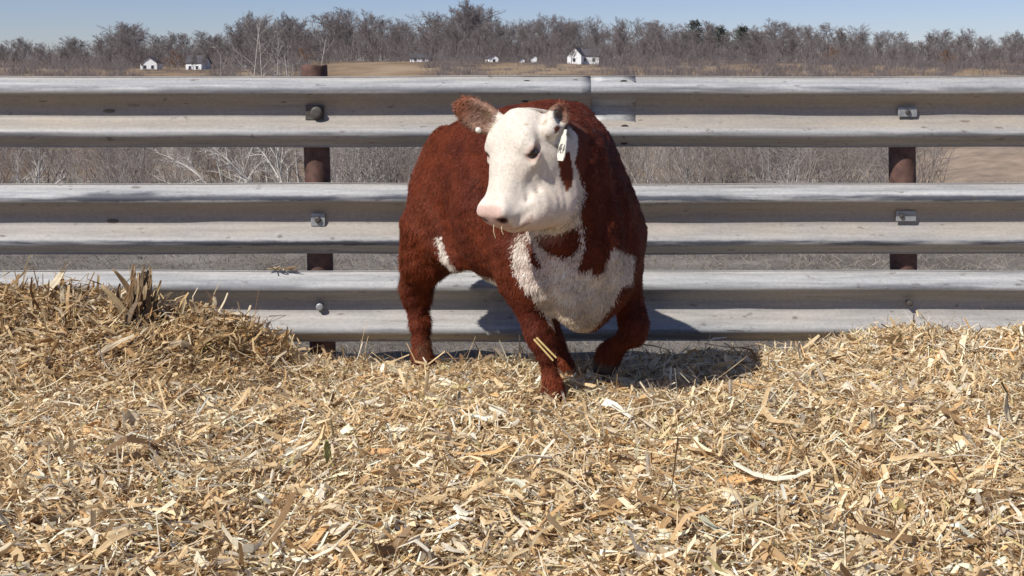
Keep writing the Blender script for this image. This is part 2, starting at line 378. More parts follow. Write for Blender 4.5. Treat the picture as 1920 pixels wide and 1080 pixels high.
def wbeam(name, x0, x1, zb, mat, parent, dy=0.0, seed=0, bowl=0.004):
    """one rail panel, bottom edge at zb, back face at y=-dy; gently wavy and dented"""
    n = max(2, int((x1 - x0) / 0.045)); xs = np.linspace(x0, x1, n)
    k = len(WB); th = 0.0034
    prof = np.array(WB)
    P = np.zeros((n, 2, k, 3))
    wz = 0.0022 * np.sin(xs * 1.9 + seed) + 0.0012 * np.sin(xs * 5.1 + seed * 2); wy = 0.003 * np.sin(xs * 1.3 + seed * 3)
    dz = np.gradient(prof[:, 0]); dd = np.gradient(prof[:, 1]); nl = np.hypot(dz, dd)
    nz, ny = -dd / nl, dz / nl
    r = np.random.default_rng(seed + 50)
    dent = np.zeros((n, k))
    for j in range(16):
        cx = r.uniform(x0, x1); cz = r.choice([4, 6, 7, 20, 21, 22]); a = r.uniform(0.001, 0.006)
        dent -= a * np.exp(-((xs[:, None] - cx) / r.uniform(0.04, 0.16)) ** 2 - ((np.arange(k)[None] - cz) / 2.2) ** 2)
    for s in (0, 1):
        P[:, s, :, 0] = xs[:, None]
        P[:, s, :, 1] = -(prof[None, :, 1] + ny[None] * th * (1 - s) + dent) + wy[:, None] - dy
        P[:, s, :, 2] = prof[None, :, 0] + nz[None] * th * (1 - s) + wz[:, None]
    idx = np.arange(n * 2 * k).reshape(n, 2, k)
    f = idx[:, 0]; g = idx[:, 1]
    Q = [np.stack((f[:-1, :-1], f[1:, :-1], f[1:, 1:], f[:-1, 1:]), -1).reshape(-1, 4),
         np.stack((g[:-1, :-1], g[:-1, 1:], g[1:, 1:], g[1:, :-1]), -1).reshape(-1, 4),
         np.stack((f[:-1, 0], g[:-1, 0], g[1:, 0], f[1:, 0]), -1), np.stack((f[:-1, -1], f[1:, -1], g[1:, -1], g[:-1, -1]), -1),
         np.stack((f[0, :-1], f[0, 1:], g[0, 1:], g[0, :-1]), -1), np.stack((f[-1, :-1], g[-1, :-1], g[-1, 1:], f[-1, 1:]), -1)]
    o = mesh_np(name, P.reshape(-1, 3), np.concatenate(Q), mat, parent, smooth=True)
    o.location = (0, 0, zb)
    return o

def disc_obj(name, cx, cz, y, rx, rz, depth, mat, parent, seg=16, bev=0.25, tilt=0.0):
    """rounded button facing the camera: a bolt head, or an oval slot"""
    bm = bmesh.new()
    rings = [(1.0, 0.0), (1.0, depth * (1 - bev)), (1 - bev * 0.5, depth * 0.95), (0.5, depth)]
    vs_ = [[bm.verts.new((cx + rx * s * math.cos(a), y - d, cz + rz * s * math.sin(a))) for a in [2 * math.pi * i / seg for i in range(seg)]] for s, d in rings]
    for a, b_ in zip(vs_[:-1], vs_[1:]):
        for i in range(seg): bm.faces.new((a[i], a[(i + 1) % seg], b_[(i + 1) % seg], b_[i]))
    bm.faces.new(vs_[-1])
    return bm_obj(name, bm, mat, parent, True)

def plate(name, cx, cz, y, w, h, t, mat, parent, tilt=0.0, rot=0.0):
    bm = bmesh.new(); box(bm, (0, 0, 0), (w, t, h), 0.0018)
    bmesh.ops.rotate(bm, verts=bm.verts, cent=(0, 0, 0), matrix=Matrix.Rotation(rot, 3, 'Y') @ Matrix.Rotation(tilt, 3, 'X'))
    bmesh.ops.translate(bm, verts=bm.verts, vec=(cx, y - t / 2, cz))
    return bm_obj(name, bm, mat, parent)

M['slot'] = simple('dusty_slot', (0.15, 0.125, 0.10), 0.9, 0.0, 0.35, 70)
def make_fence():
    f = empty('guardrail_fence')
    tag(f, 'three rail fence of weathered galvanised guardrail on rusty pipe posts', 'fence')
    ZB = (0.891, 0.419, 0.036)
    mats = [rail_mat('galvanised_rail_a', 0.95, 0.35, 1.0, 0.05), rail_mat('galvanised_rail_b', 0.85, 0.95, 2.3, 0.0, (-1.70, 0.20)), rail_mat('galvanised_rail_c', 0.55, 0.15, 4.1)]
    new_end = rail_mat('galvanised_rail_end', 0.25, 0.1, 6.4, 0.12)
    XS = 0.342
    # top rail: the left panel laps over the right one; the lap is cleaner metal
    rails = []
    rails.append(wbeam('rail', -4.2, XS, ZB[0], mats[0], f, 0.0045, 1))
    rails.append(wbeam('rail', XS - 0.31, 5.2, ZB[0], mats[0], f, 0.0, 2))
    rails.append(wbeam('rail', -4.2, 0.15, ZB[1], mats[1], f, 0.0045, 3)); rails.append(wbeam('rail', -0.16, 5.2, ZB[1], mats[1], f, 0.0, 4))
    rails.append(wbeam('rail', -4.2, 0.20, ZB[2], mats[2], f, 0.0045, 5)); rails.append(wbeam('rail', -0.11, 5.2, ZB[2], mats[2], f, 0.0, 6))
    lap = wbeam('splice_lap', XS + 0.006, XS + 0.20, 0.0, new_end, rails[1], 0.0016, 2)
    # splice slots of the top rail's lap
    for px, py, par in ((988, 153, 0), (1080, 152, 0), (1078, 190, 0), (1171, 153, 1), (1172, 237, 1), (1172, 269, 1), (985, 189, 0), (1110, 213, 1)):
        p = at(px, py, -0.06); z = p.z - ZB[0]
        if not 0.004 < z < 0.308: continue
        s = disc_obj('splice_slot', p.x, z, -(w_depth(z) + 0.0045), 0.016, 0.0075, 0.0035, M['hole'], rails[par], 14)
    # posts
    for i, (x, zt, lean) in enumerate(((-3.49, 1.19, 0.02), (-0.862, 1.252, 0.030), (1.742, 1.16, 0.012), (4.35, 1.2, 0.02))):
        bm = bmesh.new(); seg = 28; r = 0.0575
        zs = [-0.5, -0.05, 0.3, 0.6, 0.9, zt - 0.02, zt - 0.004, zt, zt, zt - 0.15]; rs = [r, r, r, r, r, r, r * 0.995, r * 0.96, r * 0.86, r * 0.86]
        rings = [[bm.verts.new((x + (0.6 - z) * lean + rr * math.cos(a), 0.0605 + rr * math.sin(a), z + (0.002 * math.sin(3 * a + i) if z > 1 else 0))) for a in [2 * math.pi * k / seg for k in range(seg)]] for z, rr in zip(zs, rs)]
        for a, b_ in zip(rings[:-1], rings[1:]):
            for k in range(seg): bm.faces.new((a[k], a[(k + 1) % seg], b_[(k + 1) % seg], b_[k]))
        bm.faces.new(rings[-1])
        o = bm_obj('post', bm, M['rust'], f, True)
    # post bolts: plate washers with bolt heads
    def vy(z_on): return -(w_depth(z_on) + 0.009)
    def bolt(px, py, ri, w, h, mat, head, hm, tilt=0.0, rot=0.0, hx=0.0):
        p = at(px, py, -0.02); z = p.z - ZB[ri]
        pl = plate('washer_plate', p.x, z, vy(z) - 0.004, w, h, 0.006, mat, rails[2 * ri + (0 if p.x < 0 else 1)], tilt, rot)
        disc_obj('bolt_head', p.x + hx, z, vy(z) - 0.0105, head, head, head * 0.8, hm, pl, 12)
    bolt(590, 211, 0, 0.080, 0.066, M['dark_steel'], 0.027, M['dark_steel'], 0, 0.04, 0.010)
    bolt(596, 412, 1, 0.062, 0.056, M['steel'], 0.014, M['dark_steel'], 0, 0.03)
    bolt(600, 575, 2, 0.030, 0.028, M['dark_steel'], 0.017, M['steel'])
    bolt(1702, 210, 0, 0.082, 0.042, M['steel'], 0.011, M['dark_steel'])
    bolt(1699, 405, 1, 0.088, 0.046, M['steel'], 0.010, M['dark_steel'], 0, 0.0, -0.02)
    bolt(1705, 568, 2, 0.024, 0.022, M['dark_steel'], 0.014, M['dark_steel'])
    for px, py, ri in ((205, 208, 0), (212, 414, 1)):
        p = at(px, py, -0.005); z = p.z - ZB[ri]
        disc_obj('bolt_slot', p.x, z, -(w_depth(z) + 0.0078), 0.027, 0.0085, 0.0015, M['slot'], rails[2 * ri], 18)
make_fence()

# ------------------------------------------------------------------ woody plants
def segs_mesh(name, S, mat, parent=None, link=True, sides=3, cols=None):
    """S rows: x0 y0 z0 x1 y1 z1 r0 r1 -> tapered prisms in one mesh"""
    S = np.asarray(S, float); a, b = S[:, 0:3], S[:, 3:6]; d = b - a; L = np.maximum(np.linalg.norm(d, axis=1), 1e-9); d = d / L[:, None]
    ref = np.where(np.abs(d[:, 2:3]) < 0.9, np.array([[0, 0, 1.0]]), np.array([[1.0, 0, 0]]))
    u = np.cross(d, ref); u /= np.linalg.norm(u, axis=1)[:, None]; v = np.cross(d, u)
    rows = []
    for P, r in ((a, S[:, 6]), (b, S[:, 7])):
        for k in range(sides):
            t = 2 * math.pi * k / sides; rows.append(P + (u * math.cos(t) + v * math.sin(t)) * r[:, None])
    V = np.stack(rows, 1).reshape(-1, 3); b0 = np.arange(len(S))[:, None] * 2 * sides
    Q = np.concatenate([b0 + np.array([k, (k + 1) % sides, sides + (k + 1) % sides, sides + k]) for k in range(sides)])
    cc = None if cols is None else np.repeat(cols, 2 * sides, 0)
    return mesh_np(name, V, Q, mat, parent, True, cc, link)

def grow(r, p, d, L, rad, lvl, out, cfg, up=0.25):
    """recursive limb: wavy segments, side shoots, thinner towards the tip"""
    n = cfg['n'][lvl]; step = L / n; tw = cfg['twist'][lvl]
    pts = [np.array(p, float)]; d = np.array(d, float)
    for i in range(n):
        d = d + r.normal(0, tw, 3) + np.array((0, 0, up * cfg['up'][lvl])); d /= np.linalg.norm(d)
        pts.append(pts[-1] + d * step)
    for i in range(n):
        f0, f1 = i / n, (i + 1) / n
        out[lvl].append((*pts[i], *pts[i + 1], rad * (1 - 0.75 * f0), rad * (1 - 0.75 * f1)))
    if lvl + 1 < len(cfg['n']):
        for k in range(cfg['kids'][lvl]):
            f = cfg['start'][lvl] + (1 - cfg['start'][lvl]) * (k + r.random()) / cfg['kids'][lvl]
            i = min(n - 1, int(f * n)); q = pts[i] + (pts[i + 1] - pts[i]) * (f * n - i); ax = pts[i + 1] - pts[i]; ax /= np.linalg.norm(ax)
            s = r.normal(0, 1, 3); s -= ax * (s @ ax); s /= np.linalg.norm(s)
            a = cfg['angle'][lvl] * r.uniform(0.7, 1.25); nd_ = ax * math.cos(a) + s * math.sin(a)
            grow(r, q, nd_, L * cfg['ratio'][lvl] * r.uniform(0.65, 1.25) * (1.15 - 0.55 * f), max(rad * (1 - 0.75 * f) * 0.55, cfg['min']), lvl + 1, out, cfg, up)

OAK = dict(n=[5, 4, 3, 2], twist=[0.07, 0.16, 0.22, 0.25], up=[0.3, 0.35, 0.2, 0.15], kids=[11, 8, 13], start=[0.16, 0.12, 0.05], angle=[0.85, 0.75, 0.7], ratio=[0.62, 0.55, 0.55], min=0.016)
POPLAR = dict(n=[6, 4, 3, 2], twist=[0.04, 0.1, 0.18, 0.25], up=[0.4, 0.6, 0.3, 0.15], kids=[15, 7, 11], start=[0.22, 0.15, 0.1], angle=[0.6, 0.6, 0.65], ratio=[0.42, 0.5, 0.55], min=0.016)
def tree_meshes(i, cfg, hgt, twig):
    r = np.random.default_rng(300 + i); out = [[] for _ in range(4)]
    grow(r, (0, 0, -0.6), (r.normal(0, 0.04), r.normal(0, 0.04), 1), hgt * 0.80, 0.21 * hgt / 13, 0, out, cfg)
    S3 = np.array(out[3]); S3[:, 6] = np.maximum(S3[:, 6], 0.030); S3[:, 7] = 0.016
    S2 = np.array(out[2]); S2[:, 6:] = np.maximum(S2[:, 6:], 0.022)
    tr = segs_mesh('trunk', np.array(out[0]), M['bark_far'], link=False, sides=7)
    cr = segs_mesh('crown', np.concatenate((np.array(out[1]), S2, S3)), twig, link=False)
    return tr, cr

def place_tree(name, meshes, loc, sc, rz, label, cat='tree', group=None):
    e = empty(name, loc, rz); e.scale = (sc * 1.25, sc * 1.25, sc * random.uniform(0.95, 1.06))
    link_me('trunk', meshes[0], e); link_me('crown', meshes[1], e)
    return tag(e, label, cat, group)

# skyline of the wood: crown tops (px, py) along the ridge
SKY_X = [-200, 0, 90, 180, 250, 300, 400, 470, 560, 680, 760, 830, 880, 930, 1000, 1060, 1120, 1200, 1260, 1310, 1380, 1450, 1530, 1600, 1680, 1720, 1770, 1840, 1920, 2150]
SKY_Y = [80, 78, 70, 72, 46, 66, 60, 34, 30, 26, 44, 22, 14, 44, 36, 34, 42, 38, 44, 42, 50, 42, 48, 52, 58, 72, 56, 66, 62, 60]

def make_woods():
    kinds = [tree_meshes(0, OAK, 13, M['twig_far']), tree_meshes(1, OAK, 13, M['twig_far']), tree_meshes(2, POPLAR, 13, M['twig_far']), tree_meshes(3, OAK, 13, M['twig_far']), tree_meshes(4, POPLAR, 13, M['twig_far']), tree_meshes(5, OAK, 13, M['twig_rust'])]
    r = random.Random(5)
    def put(px, Y, top, ki, label, group, name='bare_tree'):
        X = (px - 960) * (Y + 4.6) / F; z = float(ground_z(X, Y)); ztop = CAM[2] + (HOR - top) * (Y + 4.6) / F
        h = max(5.0, ztop - z); m = kinds[ki]
        place_tree(name, m, (X, Y, z), h / 11.6, r.uniform(0, 6.28), label, 'tree', group)
    g = 'bare trees of the far ridge wood'
    for row, (Y0, n, drop) in enumerate(((432, 62, 2), (392, 64, 4), (352, 62, 12), (318, 52, 30))):
        for i in range(n):
            px = -150 + (2220 * (i + r.uniform(0.1, 0.9)) / n); Y = Y0 + r.uniform(-16, 16)
            top = float(np.interp(px, SKY_X, SKY_Y)) + drop + abs(r.gauss(0, 7)) - 2
            if row == 3 and (590 < px < 800 or 1040 < px < 1140): continue
            ki = r.choice([0, 1, 2, 3, 4, 0, 1, 3]) 
            lab = 'leafless grey brown tree in the wood along the far ridge'; gg = g; nm = 'bare_tree'
            put(px, Y, top, ki, lab, gg, nm)
    put(880, 372, 12, 2, 'tallest bare tree breaking the skyline above the heifer', None)
    put(250, 362, 46, 1, 'rounded bare tree standing above its neighbours left of the tall saplings', None)
    for px, top in ((575, 96), (1560, 112), (1780, 112), (330, 96)):
        put(px, 308, top, 5, 'russet leaved young oak ' + {575: 'right behind the pale saplings', 1560: 'below the wood left of the right hand post', 1780: 'below the wood right of the right hand post', 330: 'between the white cottage and the bungalow'}[px], 'russet oaks below the far wood', 'russet_oak')
    for px, Yf, top in ((296, 288, 96), (268, 285, 100), (384, 284, 98), (362, 286, 104), (1072, 282, 84), (1112, 280, 96), (914, 284, 92), (992, 286, 100), (772, 296, 92), (800, 290, 96)):
        near = {296: 'right corner of the white cottage', 268: 'left corner of the white cottage', 384: 'right end of the white bungalow', 362: 'left end of the white bungalow', 1072: 'gable of the white farmhouse', 1112: 'long white wing of the farmhouse', 914: 'white barn', 992: 'pair of small white sheds', 772: 'left end of the long low outbuilding', 800: 'right end of the long low outbuilding'}[px]
        put(px, Yf, top, r.choice([0, 2, 4]), 'bare tree standing in front of the ' + near, 'bare trees before the farm buildings')
    # evergreens breaking the skyline on the right
    def pine(px, top, Y, label):
        X = (px - 960) * (Y + 4.6) / F; z = float(ground_z(X, Y)); ztop = CAM[2] + (HOR - top) * (Y + 4.6) / F; H = ztop - z
        e = empty('pine_tree', (X, Y, z)); tag(e, label, 'pine', None)
        segs_mesh('trunk', [(0, 0, -0.5, 0.1, 0, H * 0.95, 0.26, 0.06)], M['bark_far'], e, sides=7)
        rr = np.random.default_rng(int(px)); S = []
        for k in range(520):
            f = rr.uniform(0.38, 1.0); a = rr.uniform(0, 6.28); R_ = (1.05 - f) * H * 0.42 + 1.1; q = rr.uniform(0.15, 1.0) * R_
            p = np.array((math.cos(a) * q, math.sin(a) * q, f * H * 0.96 + rr.normal(0, 0.25)))
            for j in range(3):
                d = np.array((math.cos(a), math.sin(a), 0.35)) * 0.55 + rr.normal(0, 0.28, 3)
                S.append((*p, *(p + d), 0.14, 0.02))
        segs_mesh('crown', S, M['needle'], e)
    for px, top, Y, lab in ((1302, 36, 366, 'tall dark pine rising above the bare wood right of centre'), (1350, 50, 372, 'dark flat topped pine just right of the tallest pine'), (1392, 49, 370, 'dark pine, rightmost of the three evergreens on the ridge')):
        pine(px, top, Y, lab)
    # low scrub along the foot of the wood, one mass
    rr = np.random.default_rng(77); S = []
    for i in range(1500):
        px = rr.uniform(-200, 2120); Y = rr.uniform(225, 330)
        if (590 < px < 800 and Y < 312): continue
        X = (px - 960) * (Y + 4.6) / F; z = float(ground_z(X, Y)); h = rr.uniform(0.8, 3.4)
        if (1050 < px < 1130 or 900 < px < 1020 or 260 < px < 390) and Y < 306: h *= 0.3
        for k in range(34):
            p = np.array((X + rr.normal(0, 1.3), Y + rr.normal(0, 0.8), z - 0.2)); d = np.array((rr.normal(0, 0.35), rr.normal(0, 0.35), 1)) * h * rr.uniform(0.4, 1.1)
            S.append((*p, *(p + d), 0.045, 0.02))
    for i in range(1700):                                     # understorey between the trunks
        px = rr.uniform(-200, 2120); Y = rr.uniform(322, 440); X = (px - 960) * (Y + 4.6) / F; z = float(ground_z(X, Y))
        top = float(np.interp(px, SKY_X, SKY_Y)); h = max(2.0, (CAM[2] + (HOR - top) * (Y + 4.6) / F - z) * rr.uniform(0.25, 0.85))
        for k in range(26):
            p = np.array((X + rr.normal(0, 1.8), Y + rr.normal(0, 1.5), z + h * rr.uniform(-0.05, 0.5))); d = np.array((rr.normal(0, 0.3), rr.normal(0, 0.3), 1)) * h * rr.uniform(0.2, 0.55)
            S.append((*p, *(p + d), 0.06, 0.025))
    o = segs_mesh('scrub', S, M['twig_far']); tag(o, 'low grey scrub along the foot of the far wood', kind='stuff')
make_woods()

# ------------------------------------------------------------------ white farm buildings across the valley
def building(name, px, py, Y, wpx, hpx, label, roof=0.55, depth=7.0, rot=0.0, windows=2, gable_front=True, cat='house'):
    k = (Y + 4.6) / F; base = at(px, py, Y); w = wpx * k; h = hpx * k
    e = empty(name, base, rot); tag(e, label, cat)
    bm = bmesh.new(); hw, hd = w / 2, depth / 2
    rh = roof * (w if gable_front else depth) / 2
    if gable_front:
        sec = [(-hw, -1.5), (hw, -1.5), (hw, h), (0, h + rh), (-hw, h)]
        a = [bm.verts.new((x, -hd, z)) for x, z in sec]; b = [bm.verts.new((x, hd, z)) for x, z in sec]
    else:
        sec = [(-hd, -1.5), (hd, -1.5), (hd, h), (0, h + rh), (-hd, h)]
        a = [bm.verts.new((-hw, y, z)) for y, z in sec]; b = [bm.verts.new((hw, y, z)) for y, z in sec]
    bm.faces.new(a); bm.faces.new(b[::-1])
    for i in range(5): bm.faces.new((a[i], b[i], b[(i + 1) % 5], a[(i + 1) % 5]))
    bmesh.ops.recalc_face_normals(bm, faces=bm.faces)
    bm_obj('wall', bm, M['white_wall'], e)
    for s in (-1, 1):
        bm = bmesh.new(); ov = 0.35; t = 0.14
        if gable_front:
            sl = math.atan2(rh, hw); L = math.hypot(hw, rh) + ov
            mtx = Matrix.Translation((s * (hw + ov * 0.8) / 2, 0, h + rh / 2 - ov * 0.25 + 0.10)) @ Matrix.Rotation(s * sl, 4, 'Y'); dims = (L, depth + 0.7, t)
        else:
            sl = math.atan2(rh, hd); L = math.hypot(hd, rh) + ov
            mtx = Matrix.Translation((0, s * (hd + ov * 0.8) / 2, h + rh / 2 - ov * 0.25 + 0.10)) @ Matrix.Rotation(-s * sl, 4, 'X'); dims = (w + 0.7, L, t)
        bmesh.ops.create_cube(bm, size=1.0, matrix=mtx @ Matrix.Diagonal((*dims, 1)))
        bm_obj('roof', bm, M['roof'], e)
    for i in range(windows):
        x = (i - (windows - 1) / 2) * w / max(windows, 1) * 0.9
        bm = bmesh.new(); box(bm, (x, -hd - 0.03, h * 0.55), (0.9, 0.08, 1.2)); wd = bm_obj('window', bm, M['white_wall'], e)
        bm = bmesh.new(); box(bm, (x, -hd - 0.06, h * 0.55), (0.72, 0.06, 1.0)); bm_obj('pane', bm, M['pane'], wd)
    return e
building('farmhouse', 1082, 124, 296, 26, 20, 'tall white gabled farmhouse with steep roof behind the fence splice', 1.1, 9, R(-14), 1)
building('house_wing', 1105, 122, 299, 34, 17, 'long white wing with dark roof adjoining right of the gabled farmhouse', 0.55, 7, R(-4), 2, False, 'house')
building('white_shed', 979, 121, 300, 9, 9, 'small white shed, left of the pair left of the farmhouse', 0.7, 5, 0, 0, True, 'shed')
building('white_shed', 1001, 121, 300, 11, 13, 'narrow white shed, right of the pair left of the farmhouse', 0.9, 5, 0, 0, True, 'shed')
building('white_barn', 922, 121, 304, 17, 12, 'white barn with dark roof beside the tallest bare tree', 0.8, 8, R(10), 1, True, 'barn')
building('low_outbuilding', 786, 116, 308, 34, 7, 'long low pale outbuilding at the end of the tan field', 0.35, 6, R(6), 2, False, 'outbuilding')
building('white_cottage', 284, 136, 300, 30, 18, 'white cottage half hidden in trees on the left ridge', 0.7, 8, R(8), 2, True, 'house')
building('white_bungalow', 372, 138, 298, 30, 20, 'white bungalow nearest the pale saplings on the left', 0.6, 7, R(-6), 2, False, 'house')
building('white_outhouse', 461, 127, 300, 8, 5, 'tiny white hut between the pale saplings', 0.7, 4, 0, 0, True, 'hut')

# ------------------------------------------------------------------ brush on the slope behind the fence
BUSH = dict(n=[3, 3, 2], twist=[0.14, 0.2, 0.28], up=[0.3, 0.2, 0.1], kids=[6, 6], start=[0.2, 0.15], angle=[0.6, 0.7], ratio=[0.6, 0.55], min=0.0028)
def bush_segs(seed, h, stems, spread, rad):
    r = np.random.default_rng(seed); out = [[], [], []]
    for s in range(stems):
        a = r.uniform(0, 6.28); d = (math.cos(a) * spread * r.uniform(0.3, 1.2), math.sin(a) * spread * r.uniform(0.3, 1.2), 1)
        grow(r, (r.normal(0, 0.12), r.normal(0, 0.12), -0.05), d, h * r.uniform(0.7, 1.15), rad, 0, out, BUSH)
    return np.concatenate([np.array(o) for o in out])

def make_brush():
    vs_ = [bush_segs(900 + i, 1.6, 9, 0.55, 0.011) for i in range(6)]
    r = np.random.default_rng(12); S, cl = [], []
    pal = np.array([(0.25, 0.215, 0.19), (0.32, 0.28, 0.25), (0.20, 0.165, 0.145), (0.44, 0.40, 0.36), (0.26, 0.18, 0.13)])
    for i in range(360):
        Y = r.uniform(9, 44) if i < 250 else r.uniform(44, 95); px = r.uniform(-120, 2040)
        if px > 1735: continue
        if 300 < px < 620 and Y < 17: continue
        X = (px - 960) * (Y + 4.6) / F; z = float(ground_z(X, Y))
        ceil = CAM[2] - 0.004 * (Y + 4.6)                     # keeps below the top rail seen from the pen
        hmax = ceil - z
        s = min(r.uniform(0.7, 1.35), hmax / 1.9) * (1.0 if Y < 44 else 1.7)
        if s < 0.25: continue
        a = r.uniform(0, 6.28); c, sn = math.cos(a) * s, math.sin(a) * s; v = vs_[r.integers(6)].copy()
        for o in (0, 3):
            x, y = v[:, o].copy(), v[:, o + 1].copy(); v[:, o] = c * x - sn * y + X; v[:, o + 1] = sn * x + c * y + Y; v[:, o + 2] = v[:, o + 2] * s + z
        v[:, 6:] *= s * (1 if Y < 44 else 1.6)
        k = 1.0
        S.append(v); cl.append(np.tile(pal[r.choice(5, p=[.3, .25, .2, .15, .1])] * r.uniform(0.8, 1.2), (len(v), 1)))
    o = segs_mesh('thicket', np.concatenate(S), M['brush'], cols=np.concatenate(cl)); tag(o, 'tangled grey brown leafless thicket on the slope behind the fence', kind='stuff')
    # matted dead grass and litter between the stems
    N = 70000; Y = 0.5 + 34 * r.random(N) ** 1.7; px = r.uniform(-150, 2070, N); X = (px - 960) * (Y + 4.6) / F; z = ground_z(X, Y)
    p = np.stack((X, Y, z - 0.01), -1); d = np.stack((r.normal(0, 0.6, N), r.normal(0, 0.6, N), r.uniform(0.1, 0.9, N)), -1); d *= (r.uniform(0.05, 0.16, N) * (0.6 + Y * 0.05))[:, None]
    wd = (0.0022 + 0.00022 * Y)
    gs = np.concatenate((p, p + d, wd[:, None], wd[:, None] * 0.3), 1)
    gp = np.array([(0.25, 0.215, 0.175), (0.33, 0.285, 0.22), (0.19, 0.16, 0.13), (0.38, 0.34, 0.28)])
    o = segs_mesh('dead_grass', gs, M['brush'], cols=gp[r.integers(0, 4, N)] * r.uniform(0.8, 1.15, N)[:, None]); tag(o, 'grey matted dead grass on the ground behind the fence', kind='stuff')
make_brush()

SAP = dict(n=[7, 4, 2], twist=[0.06, 0.16, 0.25], up=[0.25, 0.25, 0.1], kids=[16, 6], start=[0.12, 0.2], angle=[0.75, 0.65], ratio=[0.26, 0.45], min=0.004)
def sapling(px, top, Y, lean, label, rad=0.024, seed=0, cfg=SAP, name='pale_sapling', group=None):
    X = (px - 960) * (Y + 4.6) / F; z = float(ground_z(X, Y)); ztop = CAM[2] + (HOR - top) * (Y + 4.6) / F; L = ztop - z
    e = empty(name, (X, Y, z)); tag(e, label, 'sapling', group)
    r = np.random.default_rng(2000 + seed); out = [[], [], []]
    grow(r, (0, 0, -0.1), (lean, r.normal(0, 0.05), 1), L * 1.02, rad, 0, out, cfg, 0.12)
    segs_mesh('trunk', np.array(out[0]), M['pale_bark'], e, sides=6)
    segs_mesh('crown', np.concatenate((np.array(out[1]), np.array(out[2]))), M['pale_bark'], e)
for i, (px, top, Y, lean, rad, lab) in enumerate((
        (470, 46, 21, -0.02, 0.030, 'tall pale leafless sapling, leftmost of the upright clump above the top rail'),
        (504, 40, 20, -0.05, 0.031, 'tallest pale leafless sapling above the top rail left of the rusty post'),
        (524, 72, 22, 0.0, 0.026, 'thin pale sapling between the two tallest saplings and the rusty post'),
        (566, 98, 20, -0.22, 0.034, 'pale sapling leaning left just before the rusty post'),
        (580, 66, 22, 0.02, 0.030, 'pale sapling rising right behind the rusty post top'),
        (440, 96, 19, -0.25, 0.022, 'pale sapling leaning far left of the upright clump'),
        (520, 112, 17, 0.2, 0.022, 'short pale sapling leaning right beside the rusty post'))):
    sapling(px, top, Y, lean, lab, rad, i)
# sprawling pale shrubs seen between the rails
SPR = dict(n=[6, 3, 2], twist=[0.10, 0.18, 0.25], up=[0.0, 0.1, 0.05], kids=[10, 5], start=[0.15, 0.2], angle=[0.6, 0.6], ratio=[0.35, 0.45], min=0.004)
def sprawl(px, Y, stems, L, label, seed, toward=0.0, group=None, rad=0.020):
    X = (px - 960) * (Y + 4.6) / F; z = float(ground_z(X, Y)); e = empty('pale_shrub', (X, Y, z)); tag(e, label, 'shrub', group)
    r = np.random.default_rng(3000 + seed)
    for s in range(stems):
        out = [[], [], []]; a = toward + (s - (stems - 1) / 2) * 0.34 + r.normal(0, 0.1)
        grow(r, (r.normal(0, 0.06), r.normal(0, 0.06), -0.05), (math.sin(a), r.normal(0, 0.2), math.cos(a)), L * r.uniform(0.75, 1.15), rad, 0, out, SPR, 0.05)
        segs_mesh('stem', np.concatenate([np.array(o) for o in out]), M['shrub_bark'], e, sides=4)
sprawl(540, 12.0, 13, 1.75, 'sprawling pale shrub behind the rusty post, seen between the top two rails', 1, -0.75, None, 0.024)
sprawl(430, 14.0, 8, 1.5, 'pale shrub with arching stems left of the sprawling one', 2, -0.6)
sprawl(660, 14.5, 6, 1.1, 'pale shrub between the left post and the heifer', 3, 0.2)
sprawl(1480, 17.0, 5, 1.0, 'pale wispy shrub left of the right hand post', 4, 0.1)
sprawl(60, 15.0, 5, 1.0, 'pale wispy shrub at the far left end of the fence', 5, 0.3)
# bare earth bank at the right
def make_bank():
    n, k = 46, 30; u = np.linspace(-1, 1, n); v = np.linspace(-1, 1, k); Ug, Vg = np.meshgrid(u, v, indexing='ij')
    X = 22.5 + Ug * 9.0; Y = 38 + Vg * 9.0 + Ug * 2.5; h = 1.75 * (1 - Ug ** 2) ** 0.6 * (1 - Vg ** 2) ** 0.8
    P2 = np.stack((X.ravel(), Y.ravel()), -1); h = h + 0.12 * snoise(P2, 1.1, 5).reshape(h.shape) * (h > 0.05)
    h = h - 0.22 * np.exp(-((Vg + 0.35 + 0.25 * Ug) / 0.07) ** 2) * (h > 0.2)              # wheel rut across it
    Z = ground_z(X, Y) - 0.15 + h; i = np.arange(n * k).reshape(n, k)
    Q = np.stack((i[:-1, :-1], i[1:, :-1], i[1:, 1:], i[:-1, 1:]), -1).reshape(-1, 4)
    o = mesh_np('earth_bank', np.stack((X, Y, Z), -1).reshape(-1, 3), Q, simple('bare_tan_earth', (0.26, 0.20, 0.15), 0.95, 0, 0.25, 1.5, 0.1), smooth=True)
    tag(o, 'bare tan earth bank seen between the rails at the right', kind='structure')
make_bank()
# mid-distance grey trees breaking above the top rail
def mid_tree(px, top, Y, label, seed):
    X = (px - 960) * (Y + 4.6) / F; z = float(ground_z(X, Y)); ztop = CAM[2] + (HOR - top) * (Y + 4.6) / F; h = ztop - z
    cfg = dict(OAK); cfg['min'] = 0.008; cfg['kids'] = [8, 6, 6]
    r = np.random.default_rng(500 + seed); out = [[] for _ in range(4)]
    e = empty('grey_bare_tree', (X, Y, z)); tag(e, label, 'tree')
    grow(r, (0, 0, -0.3), (r.normal(0, 0.1), 0, 1), h * 0.78, 0.055, 0, out, cfg)
    segs_mesh('trunk', np.array(out[0]), M['bark_far'], e, sides=6)
    segs_mesh('crown', np.concatenate([np.array(o) for o in out[1:]]), M['twig_far'], e)
mid_tree(842, 62, 88, 'small grey bare tree on the valley side directly above the heifer\'s right ear', 1)
mid_tree(1160, 84, 92, 'small grey bare tree just right of the white farmhouse', 2)
mid_tree(1250, 98, 85, 'low grey bare tree right of the fence splice', 3)

